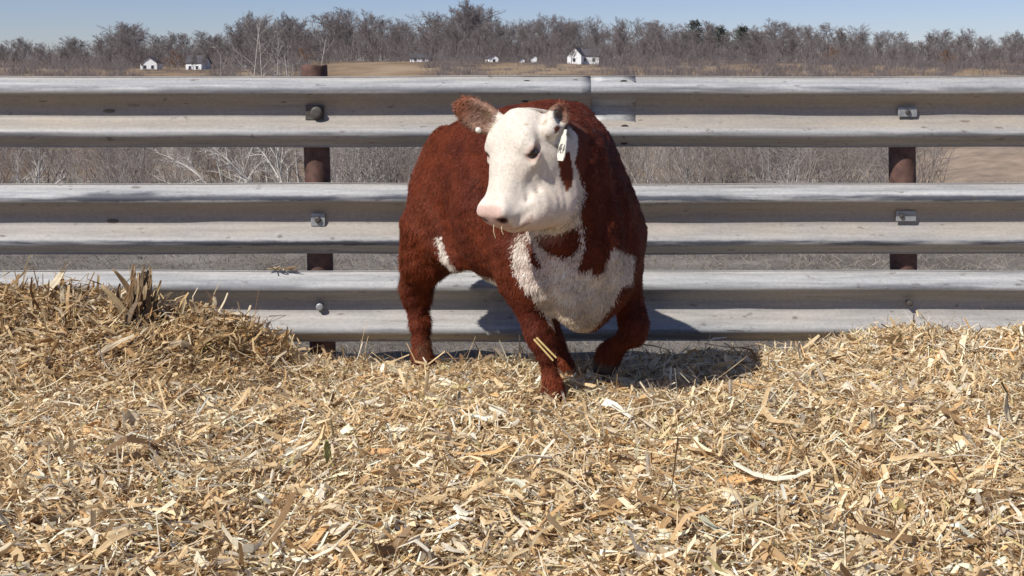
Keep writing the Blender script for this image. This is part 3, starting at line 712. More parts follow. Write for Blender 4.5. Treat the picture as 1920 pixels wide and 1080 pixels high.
# ------------------------------------------------------------------ heifer
COW_O = np.array((0.25, -1.10, 0.115)); COW_RZ = R(-57.0)
UX = np.array((math.cos(COW_RZ), math.sin(COW_RZ), 0)); LY = np.array((-math.sin(COW_RZ), math.cos(COW_RZ), 0)); UZ = np.array((0, 0, 1.0))
def cow_l(w):
    r = np.asarray(w, float) - COW_O
    return np.array((r @ UX, r @ LY, r @ UZ))
def cow_v(v):
    v = np.asarray(v, float); return np.array((v @ UX, v @ LY, v @ UZ))

# head frame (cow space): hx poll -> nose, hl her left, hn out of the forehead
HS = 0.885
POLL = cow_l((0.0150, -1.360, 1.082)); _nose = cow_l((-0.086, -1.480, 0.773))
HX = _nose - POLL; HX /= np.linalg.norm(HX)
HL = cow_v((math.cos(R(44)), -math.sin(R(44)), 0.0)); HL -= HX * (HL @ HX); HL /= np.linalg.norm(HL)
HN = np.cross(HL, HX); 
if HN[2] < 0: HN = -HN
def head_p(t, l, n): return POLL + HX * (t * HS) + HL * l + HN * n
def head_c(P):
    r = P - POLL
    return r @ HX / HS, r @ HL, r @ HN

class Field:
    def __init__(s, lo, hi, h):
        s.lo = np.array(lo, float); s.h = h
        s.n = np.ceil((np.array(hi) - s.lo) / h).astype(int) + 1
        s.f = np.full(s.n, 0.5, dtype=np.float32)
        s.ax = [s.lo[i] + h * np.arange(s.n[i]) for i in range(3)]
    def region(s, lo, hi):
        a = np.clip(np.floor((np.array(lo) - s.lo) / s.h).astype(int), 0, s.n - 1); b = np.clip(np.ceil((np.array(hi) - s.lo) / s.h).astype(int) + 1, 1, s.n)
        sl = tuple(slice(int(a[i]), int(b[i])) for i in range(3))
        g = np.meshgrid(*[s.ax[i][sl[i]] for i in range(3)], indexing='ij')
        return sl, np.stack(g, -1)
    def add(s, fn, lo, hi, k=0.03, cut=False):
        m = k + 0.03
        sl, P = s.region(np.array(lo) - m, np.array(hi) + m)
        d = fn(P).astype(np.float32); a = s.f[sl]
        if cut:
            d = -d; h = np.maximum(k - np.abs(a - d), 0) / k
            s.f[sl] = np.maximum(a, d) + h * h * k * 0.25
        else:
            h = np.maximum(k - np.abs(a - d), 0) / k
            s.f[sl] = np.minimum(a, d) - h * h * k * 0.25
    def cone(s, a, b, r1, r2, k=0.03, cut=False, flat=None, ff=1.0):
        a = np.array(a, float); b = np.array(b, float); ba = b - a; L2 = ba @ ba
        def fn(P):
            q = P - a; t = np.clip(q @ ba / L2, 0, 1)
            v = q - t[..., None] * ba
            if flat is not None:
                fx = np.array(flat, float); fx /= np.linalg.norm(fx); v = v + (v @ fx)[..., None] * fx * (ff - 1)
            return np.linalg.norm(v, axis=-1) - (r1 + (r2 - r1) * t)
        m = max(r1, r2); s.add(fn, np.minimum(a, b) - m, np.maximum(a, b) + m, k, cut)
    def ell(s, c, axes, r, k=0.03, cut=False):
        c = np.array(c, float); A = np.array(axes, float); A = A / np.linalg.norm(A, axis=1)[:, None]; r = np.array(r, float)
        def fn(P):
            q = (P - c) @ A.T; k0 = np.linalg.norm(q / r, axis=-1); k1 = np.linalg.norm(q / r ** 2, axis=-1)
            return k0 * (k0 - 1) / np.maximum(k1, 1e-6)
        m = np.abs(A.T) @ r; s.add(fn, c - m, c + m, k, cut)
    def sweep(s, secs, org, ex, ey, ez, ex_pow=2.0, k=0.04, up_pow=None):
        """body built from cross-sections: rows (t, lo, hi, half width)"""
        S = np.array(secs, float); T = S[:, 0]
        tt = np.linspace(T[0], T[-1], 120)
        def sp(v):   # smooth (monotone-ish) cubic through the rows
            m = np.gradient(v, T); i = np.clip(np.searchsorted(T, tt) - 1, 0, len(T) - 2); hh = T[i + 1] - T[i]; u = (tt - T[i]) / hh
            return (2 * u ** 3 - 3 * u ** 2 + 1) * v[i] + (u ** 3 - 2 * u ** 2 + u) * hh * m[i] + (-2 * u ** 3 + 3 * u ** 2) * v[i + 1] + (u ** 3 - u ** 2) * hh * m[i + 1]
        lo_, hi_, w_ = sp(S[:, 1]), sp(S[:, 2]), sp(S[:, 3])
        def fn(P):
            q = P - org; t = q @ ex; y = q @ ey; z = q @ ez
            lo = np.interp(t, tt, lo_); hi = np.interp(t, tt, hi_); w = np.maximum(np.interp(t, tt, w_), 0.004)
            zc = (lo + hi) / 2; hh = np.maximum((hi - lo) / 2, 0.004)
            zn = (z - zc) / hh
            if up_pow is not None: w = w * (1 - 0.13 * smooth01(-0.1, 0.45, zn))
            if up_pow is None: rr = (np.abs(y / w) ** ex_pow + np.abs(zn) ** ex_pow) ** (1 / ex_pow)
            else:
                pw_ = ex_pow + (up_pow - ex_pow) * smooth01(-0.15, 0.5, zn)
                rr = (np.abs(y / w) ** pw_ + np.abs(zn) ** pw_) ** (1 / pw_)
            d = (rr - 1) * np.minimum(w, hh)
            return np.maximum(d, np.maximum(tt[0] - t, t - tt[-1]))
        corners = [org + ex * a + ey * b_ + ez * c for a in (T[0], T[-1]) for b_ in (-S[:, 3].max(), S[:, 3].max()) for c in (S[:, 1].min(), S[:, 2].max())]
        s.add(fn, np.min(corners, 0), np.max(corners, 0), k)
    def nets(s):
        f = s.f; n = s.n; g = f < 0
        cnt = np.zeros(n - 1, dtype=np.int8)
        offs = [(i, j, k) for i in (0, 1) for j in (0, 1) for k in (0, 1)]
        for o in offs: cnt += g[o[0]:n[0] - 1 + o[0], o[1]:n[1] - 1 + o[1], o[2]:n[2] - 1 + o[2]]
        act = np.argwhere((cnt > 0) & (cnt < 8))
        idm = np.full(n - 1, -1, dtype=np.int32); idm[tuple(act.T)] = np.arange(len(act))
        val = {o: f[act[:, 0] + o[0], act[:, 1] + o[1], act[:, 2] + o[2]] for o in offs}
        acc = np.zeros((len(act), 3)); c = np.zeros(len(act))
        for a in offs:
            for d in range(3):
                if a[d]: continue
                b = list(a); b[d] = 1; b = tuple(b)
                va, vb = val[a], val[b]; m = (va < 0) != (vb < 0)
                t = np.where(m, va / np.where(m, va - vb, 1), 0)
                p = np.tile(np.array(a, float), (len(act), 1)); p[:, d] = t
                acc += p * m[:, None]; c += m
        V = s.lo + s.h * (act + acc / c[:, None])
        quads = []
        for d in range(3):
            e1, e2 = (d + 1) % 3, (d + 2) % 3
            sl0 = [slice(None)] * 3; sl1 = [slice(None)] * 3; sl0[d] = slice(0, -1); sl1[d] = slice(1, None)
            ed = np.argwhere(g[tuple(sl0)] != g[tuple(sl1)])
            ed = ed[(ed[:, e1] > 0) & (ed[:, e2] > 0) & (ed[:, e1] < n[e1] - 1) & (ed[:, e2] < n[e2] - 1)]
            def cell(o1, o2):
                q = ed.copy(); q[:, e1] -= o1; q[:, e2] -= o2; return idm[tuple(q.T)]
            q = np.stack((cell(1, 1), cell(0, 1), cell(0, 0), cell(1, 0)), -1)
            flip = ~g[tuple(ed.T)]
            q[flip] = q[flip][:, ::-1]
            quads.append(q)
        return V, np.concatenate(quads)

def build_cow_field():
    fd = Field((-1.22, -0.62, -0.20), (0.42, 0.42, 1.16), 0.0068)
    X, Y, Z = np.eye(3)
    # torso, rump to brisket
    fd.sweep([(-1.00, 0.62, 0.80, 0.03), (-0.985, 0.50, 0.855, 0.12), (-0.93, 0.42, 0.875, 0.140), (-0.84, 0.385, 0.905, 0.176), (-0.72, 0.36, 0.930, 0.202), (-0.56, 0.335, 0.955, 0.234), (-0.40, 0.315, 0.980, 0.272),
              (-0.27, 0.30, 0.985, 0.270), (-0.16, 0.285, 0.972, 0.260), (-0.07, 0.285, 0.935, 0.240), (0.01, 0.275, 0.86, 0.205), (0.07, 0.285, 0.78, 0.168), (0.115, 0.335, 0.68, 0.115), (0.14, 0.42, 0.58, 0.03)],
             np.zeros(3), X, Y, Z, 2.2, 0.05, 1.75)
    # shoulders and thighs, her left and right
    for s in (-1, 1):
        fd.ell((-0.10, 0.155 * s, 0.52), np.eye(3), (0.15, 0.105, 0.22), 0.08)
        fd.ell((-0.80, 0.125 * s, 0.51), np.eye(3), (0.160, 0.105, 0.20), 0.08)
    # hollows: behind the shoulder, before the thigh, under the hip
    for s in (-1, 1):
        fd.cone((-0.265, 0.292 * s, 0.80), (-0.235, 0.322 * s, 0.46), 0.020, 0.036, 0.09, True)
        fd.ell((-0.60, 0.275 * s, 0.66), np.eye(3), (0.070, 0.040, 0.15), 0.10, True)
        fd.ell((-0.20, 0.110 * s, 0.86), np.eye(3), (0.05, 0.05, 0.12), 0.07)
    # neck to the turned head, crest and throat
    nk = head_p(0.06, 0.0, -0.13)
    fd.cone((-0.16, -0.01, 0.76), (0.00, -0.14, 0.80), 0.20, 0.160, 0.10)
    fd.cone((0.00, -0.14, 0.80), nk, 0.160, 0.115, 0.07)
    fd.cone((-0.02, -0.03, 0.62), head_p(0.14, 0.015, -0.16), 0.16, 0.080, 0.10)
    fd.cone(head_p(0.17, 0.03, -0.20), (0.085, -0.07, 0.50), 0.050, 0.075, 0.08)       # dewlap
    fd.cone((0.065, -0.05, 0.52), (0.035, -0.045, 0.320), 0.090, 0.068, 0.06)            # brisket
    # head
    fd.sweep([(-0.040, -0.085, -0.045, 0.020), (-0.028, -0.115, -0.012, 0.056), (0.000, -0.155, 0.010, 0.082), (0.05, -0.190, 0.024, 0.100), (0.10, -0.208, 0.020, 0.106), (0.15, -0.205, 0.010, 0.102), (0.20, -0.185, 0.002, 0.086),
              (0.25, -0.158, -0.006, 0.069), (0.295, -0.142, -0.008, 0.063), (0.335, -0.134, -0.006, 0.068), (0.362, -0.128, -0.012, 0.067), (0.380, -0.115, -0.028, 0.054), (0.392, -0.095, -0.052, 0.018)],
             POLL, HX / HS, HL, HN, 2.35, 0.035)
    A = np.array((HX, HL, HN))
    for s in (-1, 1):
        fd.ell(head_p(0.150, 0.040 * s, -0.160), A, (0.095, 0.058, 0.062), 0.03)    # jaw / cheek
        fd.ell(head_p(0.095, 0.064 * s, -0.004), A, (0.036, 0.026, 0.018), 0.03)    # brow
        fd.ell(head_p(0.134, 0.102 * s, -0.027), A, (0.028, 0.017, 0.021), 0.010, True)   # eye socket
        fd.ell(head_p(0.117, 0.085 * s, -0.012), A, (0.030, 0.020, 0.011), 0.010)   # upper lid
        fd.ell(head_p(0.147, 0.093 * s, -0.043), A, (0.030, 0.018, 0.010), 0.010)   # lower lid
        fd.ell(head_p(0.372, 0.038 * s, -0.040), A, (0.018, 0.012, 0.014), 0.008, True)   # nostril
        fd.ell(head_p(0.352, 0.034 * s, -0.024), A, (0.026, 0.024, 0.014), 0.02)    # nostril wing
        fd.ell(head_p(0.342, 0.042 * s, -0.088), A, (0.036, 0.028, 0.030), 0.02)    # lip pad
    # mouth slit along the muzzle
    for s in (-1, 1):
        fd.cone(head_p(0.386, 0.0, -0.096), head_p(0.372, 0.052 * s, -0.100), 0.0045, 0.0045, 0.008, True)
        fd.cone(head_p(0.372, 0.052 * s, -0.100), head_p(0.300, 0.074 * s, -0.098), 0.0045, 0.003, 0.008, True)
    fd.ell(head_p(0.335, 0.0, -0.128), A, (0.045, 0.045, 0.020), 0.02)             # chin
    # jowl and loose skin under the jaw
    jw = cow_l(at(1003, 391, -1.405))
    fd.cone(head_p(0.325, 0.010, -0.115), jw, 0.035, 0.051, 0.04)
    fd.cone(jw, cow_l(at(1045, 388, -1.35)), 0.050, 0.058, 0.06)
    fd.cone(cow_l(at(968, 418, -1.475)), cow_l(at(1000, 392, -1.478)), 0.006, 0.004, 0.02, True)
    # cheek wrinkle hollows on her left
    fd.cone(head_p(0.215, 0.088, -0.060), head_p(0.255, 0.088, -0.110), 0.006, 0.004, 0.02, True)
    fd.cone(head_p(0.235, 0.086, -0.045), head_p(0.290, 0.080, -0.080), 0.006, 0.004, 0.02, True)
    # ears: her right lies out and up, her left is pricked towards the camera side
    def ear(base, tip, face, ln, wd):
        base = np.array(base); tip = np.array(tip); ax = tip - base; L = np.linalg.norm(ax); ax /= L
        fc = np.array(face, float); fc -= ax * (fc @ ax); fc /= np.linalg.norm(fc); sd = np.cross(fc, ax)
        c = base + ax * L * 0.52
        fd.ell(c, (ax, sd, fc), (L * 0.56, wd, 0.021), 0.02)
        fd.cone(base - ax * 0.02, base + ax * L * 0.3, 0.026, 0.030, 0.02)
        fd.ell(c + fc * 0.021 - ax * 0.004, (ax, sd, fc), (L * 0.43, wd * 0.66, 0.022), 0.012, True)
        return base, ax, sd, fc, L
    e1 = ear(head_p(0.030, -0.088, -0.045), cow_l(at(859, 199, -1.235)), cow_v((0.35, -0.8, -0.30)), 0, 0.052)
    e2 = ear(cow_l(at(1036, 236, -1.405)), cow_l(at(1056, 199, -1.350)), cow_v((0.42, -0.90, 0.0)), 0, 0.036)
    # front right leg, planted
    def leg(pts, k=0.03):
        for (a, r1), (b, r2) in zip(pts[:-1], pts[1:]): fd.cone(a, b, r1, r2, k)
    leg([((-0.10, -0.170, 0.50), 0.102), ((-0.13, -0.178, 0.40), 0.064), ((-0.068, -0.150, 0.240), 0.038), ((-0.058, -0.144, 0.205), 0.034), ((-0.042, -0.135, 0.155), 0.023), ((-0.030, -0.128, 0.08), 0.021), ((-0.022, -0.126, 0.050), 0.029), ((-0.008, -0.126, -0.01), 0.037)], 0.035)
    # front left leg, lifted and bent at the knee
    leg([((-0.07, 0.185, 0.52), 0.105), ((-0.06, 0.190, 0.41), 0.070), ((0.022, 0.186, 0.240), 0.042), ((0.028, 0.184, 0.205), 0.039), ((-0.070, 0.166, 0.128), 0.027), ((-0.090, 0.163, 0.105), 0.034), ((-0.108, 0.160, 0.062), 0.036)], 0.035)
    # hind right leg
    leg([((-0.77, -0.175, 0.50), 0.118), ((-0.79, -0.184, 0.38), 0.086), ((-0.875, -0.184, 0.250), 0.058), ((-0.880, -0.182, 0.205), 0.048), ((-0.858, -0.176, 0.11), 0.032), ((-0.845, -0.174, 0.02), 0.028), ((-0.835, -0.172, -0.03), 0.036), ((-0.82, -0.172, -0.09), 0.040)], 0.035)
    fd.cone((-0.890, -0.186, 0.285), (-0.928, -0.186, 0.230), 0.030, 0.025, 0.03)     # point of hock
    # hind left leg, stepping under
    leg([((-0.74, 0.170, 0.52), 0.118), ((-0.64, 0.180, 0.40), 0.086), ((-0.52, 0.172, 0.22), 0.044), ((-0.40, 0.165, 0.07), 0.030), ((-0.36, 0.162, 0.01), 0.032), ((-0.33, 0.160, -0.06), 0.039)], 0.035)
    # flank fold, tail
    fd.cone((-0.68, -0.200, 0.46), (-0.56, -0.185, 0.395), 0.040, 0.032, 0.06)
    fd.cone((-0.965, 0, 0.79), (-1.020, 0, 0.66), 0.030, 0.026, 0.03); fd.cone((-1.020, 0, 0.66), (-1.025, 0, 0.30), 0.024, 0.034, 0.03)
    return fd, e1, e2

def poly_in(px, py, poly):
    """soft-free point in polygon, vectorised"""
    poly = np.array(poly, float); inside = np.zeros(px.shape, bool); j = len(poly) - 1
    for i in range(len(poly)):
        xi, yi = poly[i]; xj, yj = poly[j]
        c = ((yi > py) != (yj > py)) & (px < (xj - xi) * (py - yi) / (yj - yi + 1e-12) + xi)
        inside ^= c; j = i
    return inside

RED = np.array((0.124, 0.0262, 0.0088)); WHITE = np.array((0.665, 0.595, 0.505)); PINK = np.array((0.55, 0.345, 0.285))
def cow_paint(V, Nn, ears):
    t, l, n = head_c(V)
    ns = 0.5 * snoise(V, 40, 21) ; nb = snoise(V, 9, 22)
    col = np.tile(RED, (len(V), 1)) * (1 + 0.26 * nb + 0.25 * ns)[:, None]
    w = np.zeros(len(V), bool)
    # white head: everything forward of the ears and jaw angle
    hd = (t > -0.07) & (t < 0.42) & (np.abs(l) < 0.135) & (n > -0.30)
    behind = n + 0.178 + 0.25 * np.maximum(t - 0.10, 0) + 0.010 * ns
    w |= hd & (behind > 0) & ((t + 0.6 * (n + 0.10) > -0.055))
    # throat and brisket, in the plane of the animal's own front quarter (q across, z up)
    x, y, z = V.T; qq = 0.5 * x + 0.866 * y + 0.011 * ns; zz = z + 0.013 * ns
    fr = (x > -0.30) & (Nn @ np.array((0.839, -0.545, 0.0)) > -0.25)
    w |= fr & poly_in(qq, zz, WHITE_FRONT)
    jwp = cow_l(at(1003, 391, -1.405)); jw2 = cow_l(at(1045, 388, -1.35))
    jd = np.minimum(np.linalg.norm(V - jwp, axis=1), np.linalg.norm(V - (jwp + jw2) / 2, axis=1)); w |= jd < 0.061
    core = (hd & (behind > 0.012) & (t > 0.05)) | (jd < 0.057)
    for i_, p in enumerate(RED_FRONT): w &= ~(fr & (~core if i_ < 3 else l > 0) & poly_in(qq, zz, p))
    # under-belly and flank strip
    belly = (z < 0.372 + 0.02 * ns) & (x < -0.20) & (x > -0.58) & (Nn[:, 2] < 0.3) & (np.abs(y) < 0.22)
    w |= belly
    fl = (x > -0.72) & (x < -0.30) & (y < 0)
    w |= fl & poly_in(qq, zz, FLANK)
    # lower legs stay red
    legm = (z < 0.25) & ((y < -0.09) | (y > 0.10)); w &= ~legm
    col[w] = (WHITE * (1 + 0.05 * nb + 0.05 * ns)[:, None])[w]
    tint_ = (smooth01(0.0, 0.9, snoise(V, 14, 81)) * 0.35 * w * hd)[:, None]; col = col * (1 - tint_) + tint_ * np.array((0.72, 0.55, 0.42))
    str_ = (smooth01(0.1, 0.9, snoise(np.stack((t * 0.25, l, n), -1), 120, 82, 2)) * 0.30 * w * hd)[:, None]; col = col * (1 - str_) + str_ * np.array((0.60, 0.50, 0.39))
    ch_ = (smooth01(-0.5, 0.6, snoise(V, 10, 84)) * 0.45 * w * (~hd) * fr)[:, None]; col = col * (1 - ch_) + ch_ * np.array((0.60, 0.44, 0.385))
    # ears: red outside, paler inside, shade of the hollow painted in
    for (b, ax, sd, fc, L) in ears:
        q = V - b; a = q @ ax; on = (a > 0.030) & (a < L * 1.25) & (np.abs(q @ sd) < 0.06) & (np.abs(q @ fc) < 0.05)
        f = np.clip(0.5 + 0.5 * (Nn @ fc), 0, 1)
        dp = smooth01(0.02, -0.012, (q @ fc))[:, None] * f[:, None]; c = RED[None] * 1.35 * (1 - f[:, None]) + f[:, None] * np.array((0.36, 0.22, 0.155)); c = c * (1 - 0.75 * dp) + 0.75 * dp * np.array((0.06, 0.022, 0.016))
        tipr = smooth01(L * 0.55, L * 0.95, a)[:, None]
        c = c * (1 - tipr) + tipr * np.array((0.22, 0.075, 0.038))
        col[on] = c[on]
    # nose pad, lids
    pad = smooth01(0.352, 0.366, t + 0.35 * (n + 0.05) + 0.004 * ns) * smooth01(-0.092, -0.078, n) * smooth01(0.056, 0.046, np.abs(l)) * (0.72 + 0.18 * nb)
    pk = PINK[None] * (1 + 0.25 * snoise(V, 90, 83, 3))[:, None]; col = col * (1 - pad[:, None]) + pad[:, None] * pk
    rim = (smooth01(0.30, 0.345, t) * smooth01(-0.07, -0.10, n) * (0.5 + 0.5 * nb))[:, None] * 0.45 * hd[:, None]; col = col * (1 - rim) + rim * np.array((0.60, 0.40, 0.33))
    for s in (-1, 1):
        for tc_, nc_, r_, dk in ((0.373, -0.040, 0.017, (0.06, 0.022, 0.02)),):
            d = np.sqrt((t - tc_) ** 2 + (l - 0.038 * s) ** 2 + (n - nc_) ** 2); m = smooth01(r_ + 0.006, r_ - 0.002, d)[:, None]
            col = col * (1 - m) + m * np.array(dk)
        d = np.sqrt(((t - 0.134) / 1.35) ** 2 + (l - 0.094 * s) ** 2 + ((n + 0.027) / 0.95) ** 2)
        m = (smooth01(0.033, 0.019, d) * 0.6)[:, None]; col = col * (1 - m) + m * np.array((0.42, 0.21, 0.155))
        m = (smooth01(0.019, 0.013, d) * 0.8)[:, None]; col = col * (1 - m) + m * np.array((0.075, 0.035, 0.03))
        # dried mud and chaff on the poll and round the ear roots
    lip = (np.abs(n + 0.098) < 0.006) * (t > 0.29) * (np.abs(l) < 0.1) * 0.5
    col = col * (1 - lip[:, None]) + lip[:, None] * np.array((0.25, 0.12, 0.10))
    chaff = (smooth01(0.25, 0.8, snoise(V, 120, 31, 3)) * smooth01(0.10, 0.04, np.abs(t - 0.03)) * (np.abs(l) > 0.055))[:, None] * 0.65 * w[:, None]
    col = col * (1 - chaff) + chaff * np.array((0.30, 0.24, 0.12))
    # mud caked on the hind leg, hooves
    mud = (smooth01(0.2, 0.8, snoise(V, 30, 41)) * (x < -0.66) * smooth01(0.62, 0.40, z) * 0.7)[:, None]
    col = col * (1 - mud) + mud * np.array((0.115, 0.058, 0.032))
    hoof = np.zeros(len(V), bool)
    for cx, cy, cz in ((-0.01, -0.126, 0.025), (-0.108, 0.160, 0.085), (-0.82, -0.172, -0.055), (-0.33, 0.16, -0.03)):
        hoof |= (z < cz) & (np.hypot(x - cx, y - cy) < 0.10)
    col[hoof] = (0.075, 0.055, 0.045)
    ydirt = smooth01(0.42, 0.30, z) * w * (x > 0)
    col = col * (1 - 0.55 * ydirt[:, None]) + 0.55 * ydirt[:, None] * np.array((0.40, 0.29, 0.16))
    return np.clip(col, 0.01, 0.9), w

# outlines of the coat pattern, as (across, up) in the plane of the animal's front quarter
WHITE_FRONT = [(-0.238, 0.559), (-0.254, 0.521), (-0.25, 0.461), (-0.229, 0.41), (-0.183, 0.355), (-0.148, 0.300), (-0.114, 0.24), (-0.07, 0.20), (-0.026, 0.21), (0.034, 0.29), (0.075, 0.34), (0.099, 0.39), (0.146, 0.398), (0.157, 0.484), (0.114, 0.506), (0.065, 0.537), (0.046, 0.511), (-0.026, 0.566), (-0.037, 0.601),
               (-0.049, 0.653), (-0.046, 0.687), (-0.034, 0.706), (-0.057, 0.773), (-0.081, 0.854), (-0.121, 0.827), (-0.137, 0.778), (-0.147, 0.656), (-0.191, 0.594)]
RED_FRONT = [[(-0.182, 0.568), (-0.171, 0.582), (-0.127, 0.584), (-0.087, 0.604), (-0.053, 0.614), (-0.047, 0.584), (-0.048, 0.546), (-0.067, 0.515), (-0.096, 0.507), (-0.141, 0.522), (-0.17, 0.546)],
             [(-0.036, 0.609), (-0.038, 0.532), (-0.049, 0.471), (-0.024, 0.466), (-0.007, 0.48), (-0.001, 0.456), (0.015, 0.45), (0.04, 0.467), (0.041, 0.493), (0.055, 0.513), (0.051, 0.539), (0.069, 0.538), (0.096, 0.571), (0.067, 0.642), (-0.027, 0.651)],
             [(-0.225, 0.56), (-0.205, 0.521), (-0.189, 0.47), (-0.169, 0.458), (-0.162, 0.472), (-0.176, 0.51), (-0.193, 0.549), (-0.206, 0.563)],
             [(-0.129, 0.835), (-0.120, 0.777), (-0.098, 0.729), (-0.080, 0.741), (-0.080, 0.80), (-0.087, 0.85)]]
FLANK = [(-0.518, 0.480), (-0.500, 0.43), (-0.478, 0.375), (-0.44, 0.325), (-0.40, 0.300), (-0.30, 0.295), (-0.277, 0.330), (-0.33, 0.338), (-0.40, 0.350), (-0.44, 0.380), (-0.475, 0.428), (-0.497, 0.480)]

def make_cow():
    root = empty('heifer', COW_O, COW_RZ)
    tag(root, 'red and white heifer with a white face standing on the stalk bedding before the fence', 'heifer')
    fd, e1, e2 = build_cow_field()
    V, Q = fd.nets()
    # fur clumps: fine relief of the curly winter coat
    T = np.concatenate((Q[:, [0, 1, 2]], Q[:, [0, 2, 3]]))
    def vnorm(V):
        fn = np.cross(V[T[:, 1]] - V[T[:, 0]], V[T[:, 2]] - V[T[:, 0]]); N = np.zeros_like(V)
        for k in range(3):
            for a in range(3): N[:, a] += np.bincount(T[:, k], fn[:, a], len(V))
        return N / np.maximum(np.linalg.norm(N, axis=1), 1e-12)[:, None], fn
    E = np.concatenate((Q[:, [0, 1]], Q[:, [1, 2]], Q[:, [2, 3]], Q[:, [3, 0]])); deg = np.bincount(E.ravel(), minlength=len(V))
    for it in range(2):
        S = np.zeros_like(V)
        for a in range(3): S[:, a] = np.bincount(E[:, 0], V[E[:, 1], a], len(V)) + np.bincount(E[:, 1], V[E[:, 0], a], len(V))
        V = V * 0.5 + 0.5 * S / deg[:, None]
    N, fn = vnorm(V)
    col, white = cow_paint(V, N, (e1, e2))
    t, l, n = head_c(V)
    face = (smooth01(-0.10, -0.03, t) * smooth01(-0.26, -0.19, n) * (np.abs(l) < 0.14) * (t < 0.45))
    wr = 0.0008 * np.sin((n * 0.8 + l * 0.3 + 0.2 * t) * 260 + 3 * snoise(V, 25, 61)) * smooth01(0.12, 0.2, t) * smooth01(0.34, 0.26, t) * smooth01(0.03, 0.06, np.abs(l))
    V = V + N * ((1 - face) * (0.0045 * snoise(V, 55, 51) + 0.004 * snoise(V, 18, 52)) + face * wr)[:, None]
    N, fn = vnorm(V)
    body = mesh_np('body', V, Q, attr_mat('cow_hide', 0.75, 0.15, 0.12, 120, 0, 0.1), root, True, cols=col)
    # coat: short strands combed down and back, longer on brisket, legs and ears
    area = np.linalg.norm(fn, axis=1) / 2; cum = np.cumsum(area); NS = 210000
    ti = np.searchsorted(cum, rng.random(NS) * cum[-1]); ti = np.minimum(ti, len(T) - 1)
    b = rng.random((NS, 2)); b = np.where(b.sum(1, keepdims=True) > 1, 1 - b, b); w3 = np.stack((1 - b.sum(1), b[:, 0], b[:, 1]), -1)
    tri = T[ti]
    P = (V[tri] * w3[..., None]).sum(1); Nr = (N[tri] * w3[..., None]).sum(1); Nr /= np.linalg.norm(Nr, axis=1)[:, None]; Cc = (col[tri] * w3[..., None]).sum(1)
    wh = white[tri[:, 0]]; ht, hl, hn = head_c(P); fc = face[tri[:, 0]]
    bare = ((ht > 0.325) & (hn > -0.11) & (fc > 0.5)) | ((np.abs(ht - 0.135) < 0.036) & (np.abs(hn + 0.028) < 0.03) & (fc > 0.5))
    hoof = (P[:, 2] < 0.02) & (P[:, 0] > -0.2) | (P[:, 2] < -0.06)
    ok = ~bare & ~hoof
    P, Nr, Cc, wh, fc, ht = P[ok], Nr[ok], Cc[ok], wh[ok], fc[ok], ht[ok]; NS = len(P)
    cj, _w = cow_paint(P + rng.normal(0, 0.0055, P.shape), Nr, (e1, e2)); Cc = np.where((fc > 0.5)[:, None], Cc, cj)
    flow = np.stack((-0.45 + 0.25 * snoise(P, 7, 71), 0.15 * snoise(P, 7, 72), -1 + 0.2 * snoise(P, 9, 73)), -1)
    hdm = fc > 0.5; flow[hdm] = -HX * 0.2 + np.array((0, 0, -0.3)) + HL * np.sign(head_c(P[hdm])[1])[:, None] * 0.8
    flow += rng.normal(0, 0.42, (NS, 3))
    tg = flow - Nr * np.sum(flow * Nr, 1)[:, None]; tg /= np.maximum(np.linalg.norm(tg, axis=1), 1e-6)[:, None]
    L = np.where(fc > 0.5, 0.006, np.where(wh, 0.014, 0.0135)) * rng.uniform(0.6, 1.4, NS)
    legs = (P[:, 2] < 0.36) & ~wh; L = np.where(legs, L * 1.15, L)
    hind = (P[:, 0] < -0.66) & (P[:, 2] < 0.52) & (P[:, 2] > 0.05); tuft = hind & (snoise(P, 45, 91, 2) > 0.1); L = np.where(tuft, L * 2.1, L)
    for (eb, eax, esd, efc, eL) in (e1, e2):
        q_ = P - eb; ea = (q_ @ eax > 0.025) & (q_ @ eax < eL * 1.3) & (np.abs(q_ @ esd) < 0.07) & (np.abs(q_ @ efc) < 0.055); L = np.where(ea, 0.0145 * rng.uniform(0.5, 1.4, NS), L)
        tg = np.where(ea[:, None], tg * 0.8 + eax[None] * 0.5, tg)
    lift = np.where(fc > 0.5, 0.16, np.where(wh, 0.30, 0.30)) * rng.uniform(0.5, 1.5, NS)
    W = np.where(fc > 0.5, 0.0013, 0.0019) * rng.uniform(0.7, 1.3, NS)
    sd = np.cross(Nr, tg)
    p1 = P + (tg * 0.5 + Nr * (lift * 0.62)[:, None]) * L[:, None]
    cu = rng.normal(0, 0.18, NS)
    p2 = P + (tg * 1.0 + Nr * (lift * 0.75)[:, None] + sd * cu[:, None]) * L[:, None]
    P0 = P - Nr * 0.001
    VV = np.stack((P0 - sd * (W / 2)[:, None], P0 + sd * (W / 2)[:, None], p1 + sd * (W * 0.42)[:, None], p1 - sd * (W * 0.42)[:, None], p2), 1).reshape(-1, 3)
    bi = np.arange(NS)[:, None] * 5
    q4 = bi + np.array([0, 1, 2, 3]); q3 = bi + np.array([3, 2, 4])
    lock = 1 + 0.30 * snoise(P, 60, 95, 2) * (fc < 0.5)
    cv = Cc * (np.where(fc > 0.5, rng.uniform(0.90, 1.10, NS), rng.uniform(0.60, 1.42, NS)) * lock)[:, None]
    cc = np.repeat(np.clip(cv, 0, 0.9), 5, 0); cc[4::5] *= 1.15
    fur = mesh_np('fur_coat', VV, [q4, q3], attr_mat('cow_fur', 0.6, 0.13, 0, 10, 0.12), root, True, cols=np.clip(cc, 0, 0.92))
    # eyes
    me_, nt, bb = new_mat('eye_dark'); bb.inputs['Base Color'].default_value = (0.022, 0.012, 0.009, 1); bb.inputs['Roughness'].default_value = 0.08; bb.inputs['Specular IOR Level'].default_value = 0.6
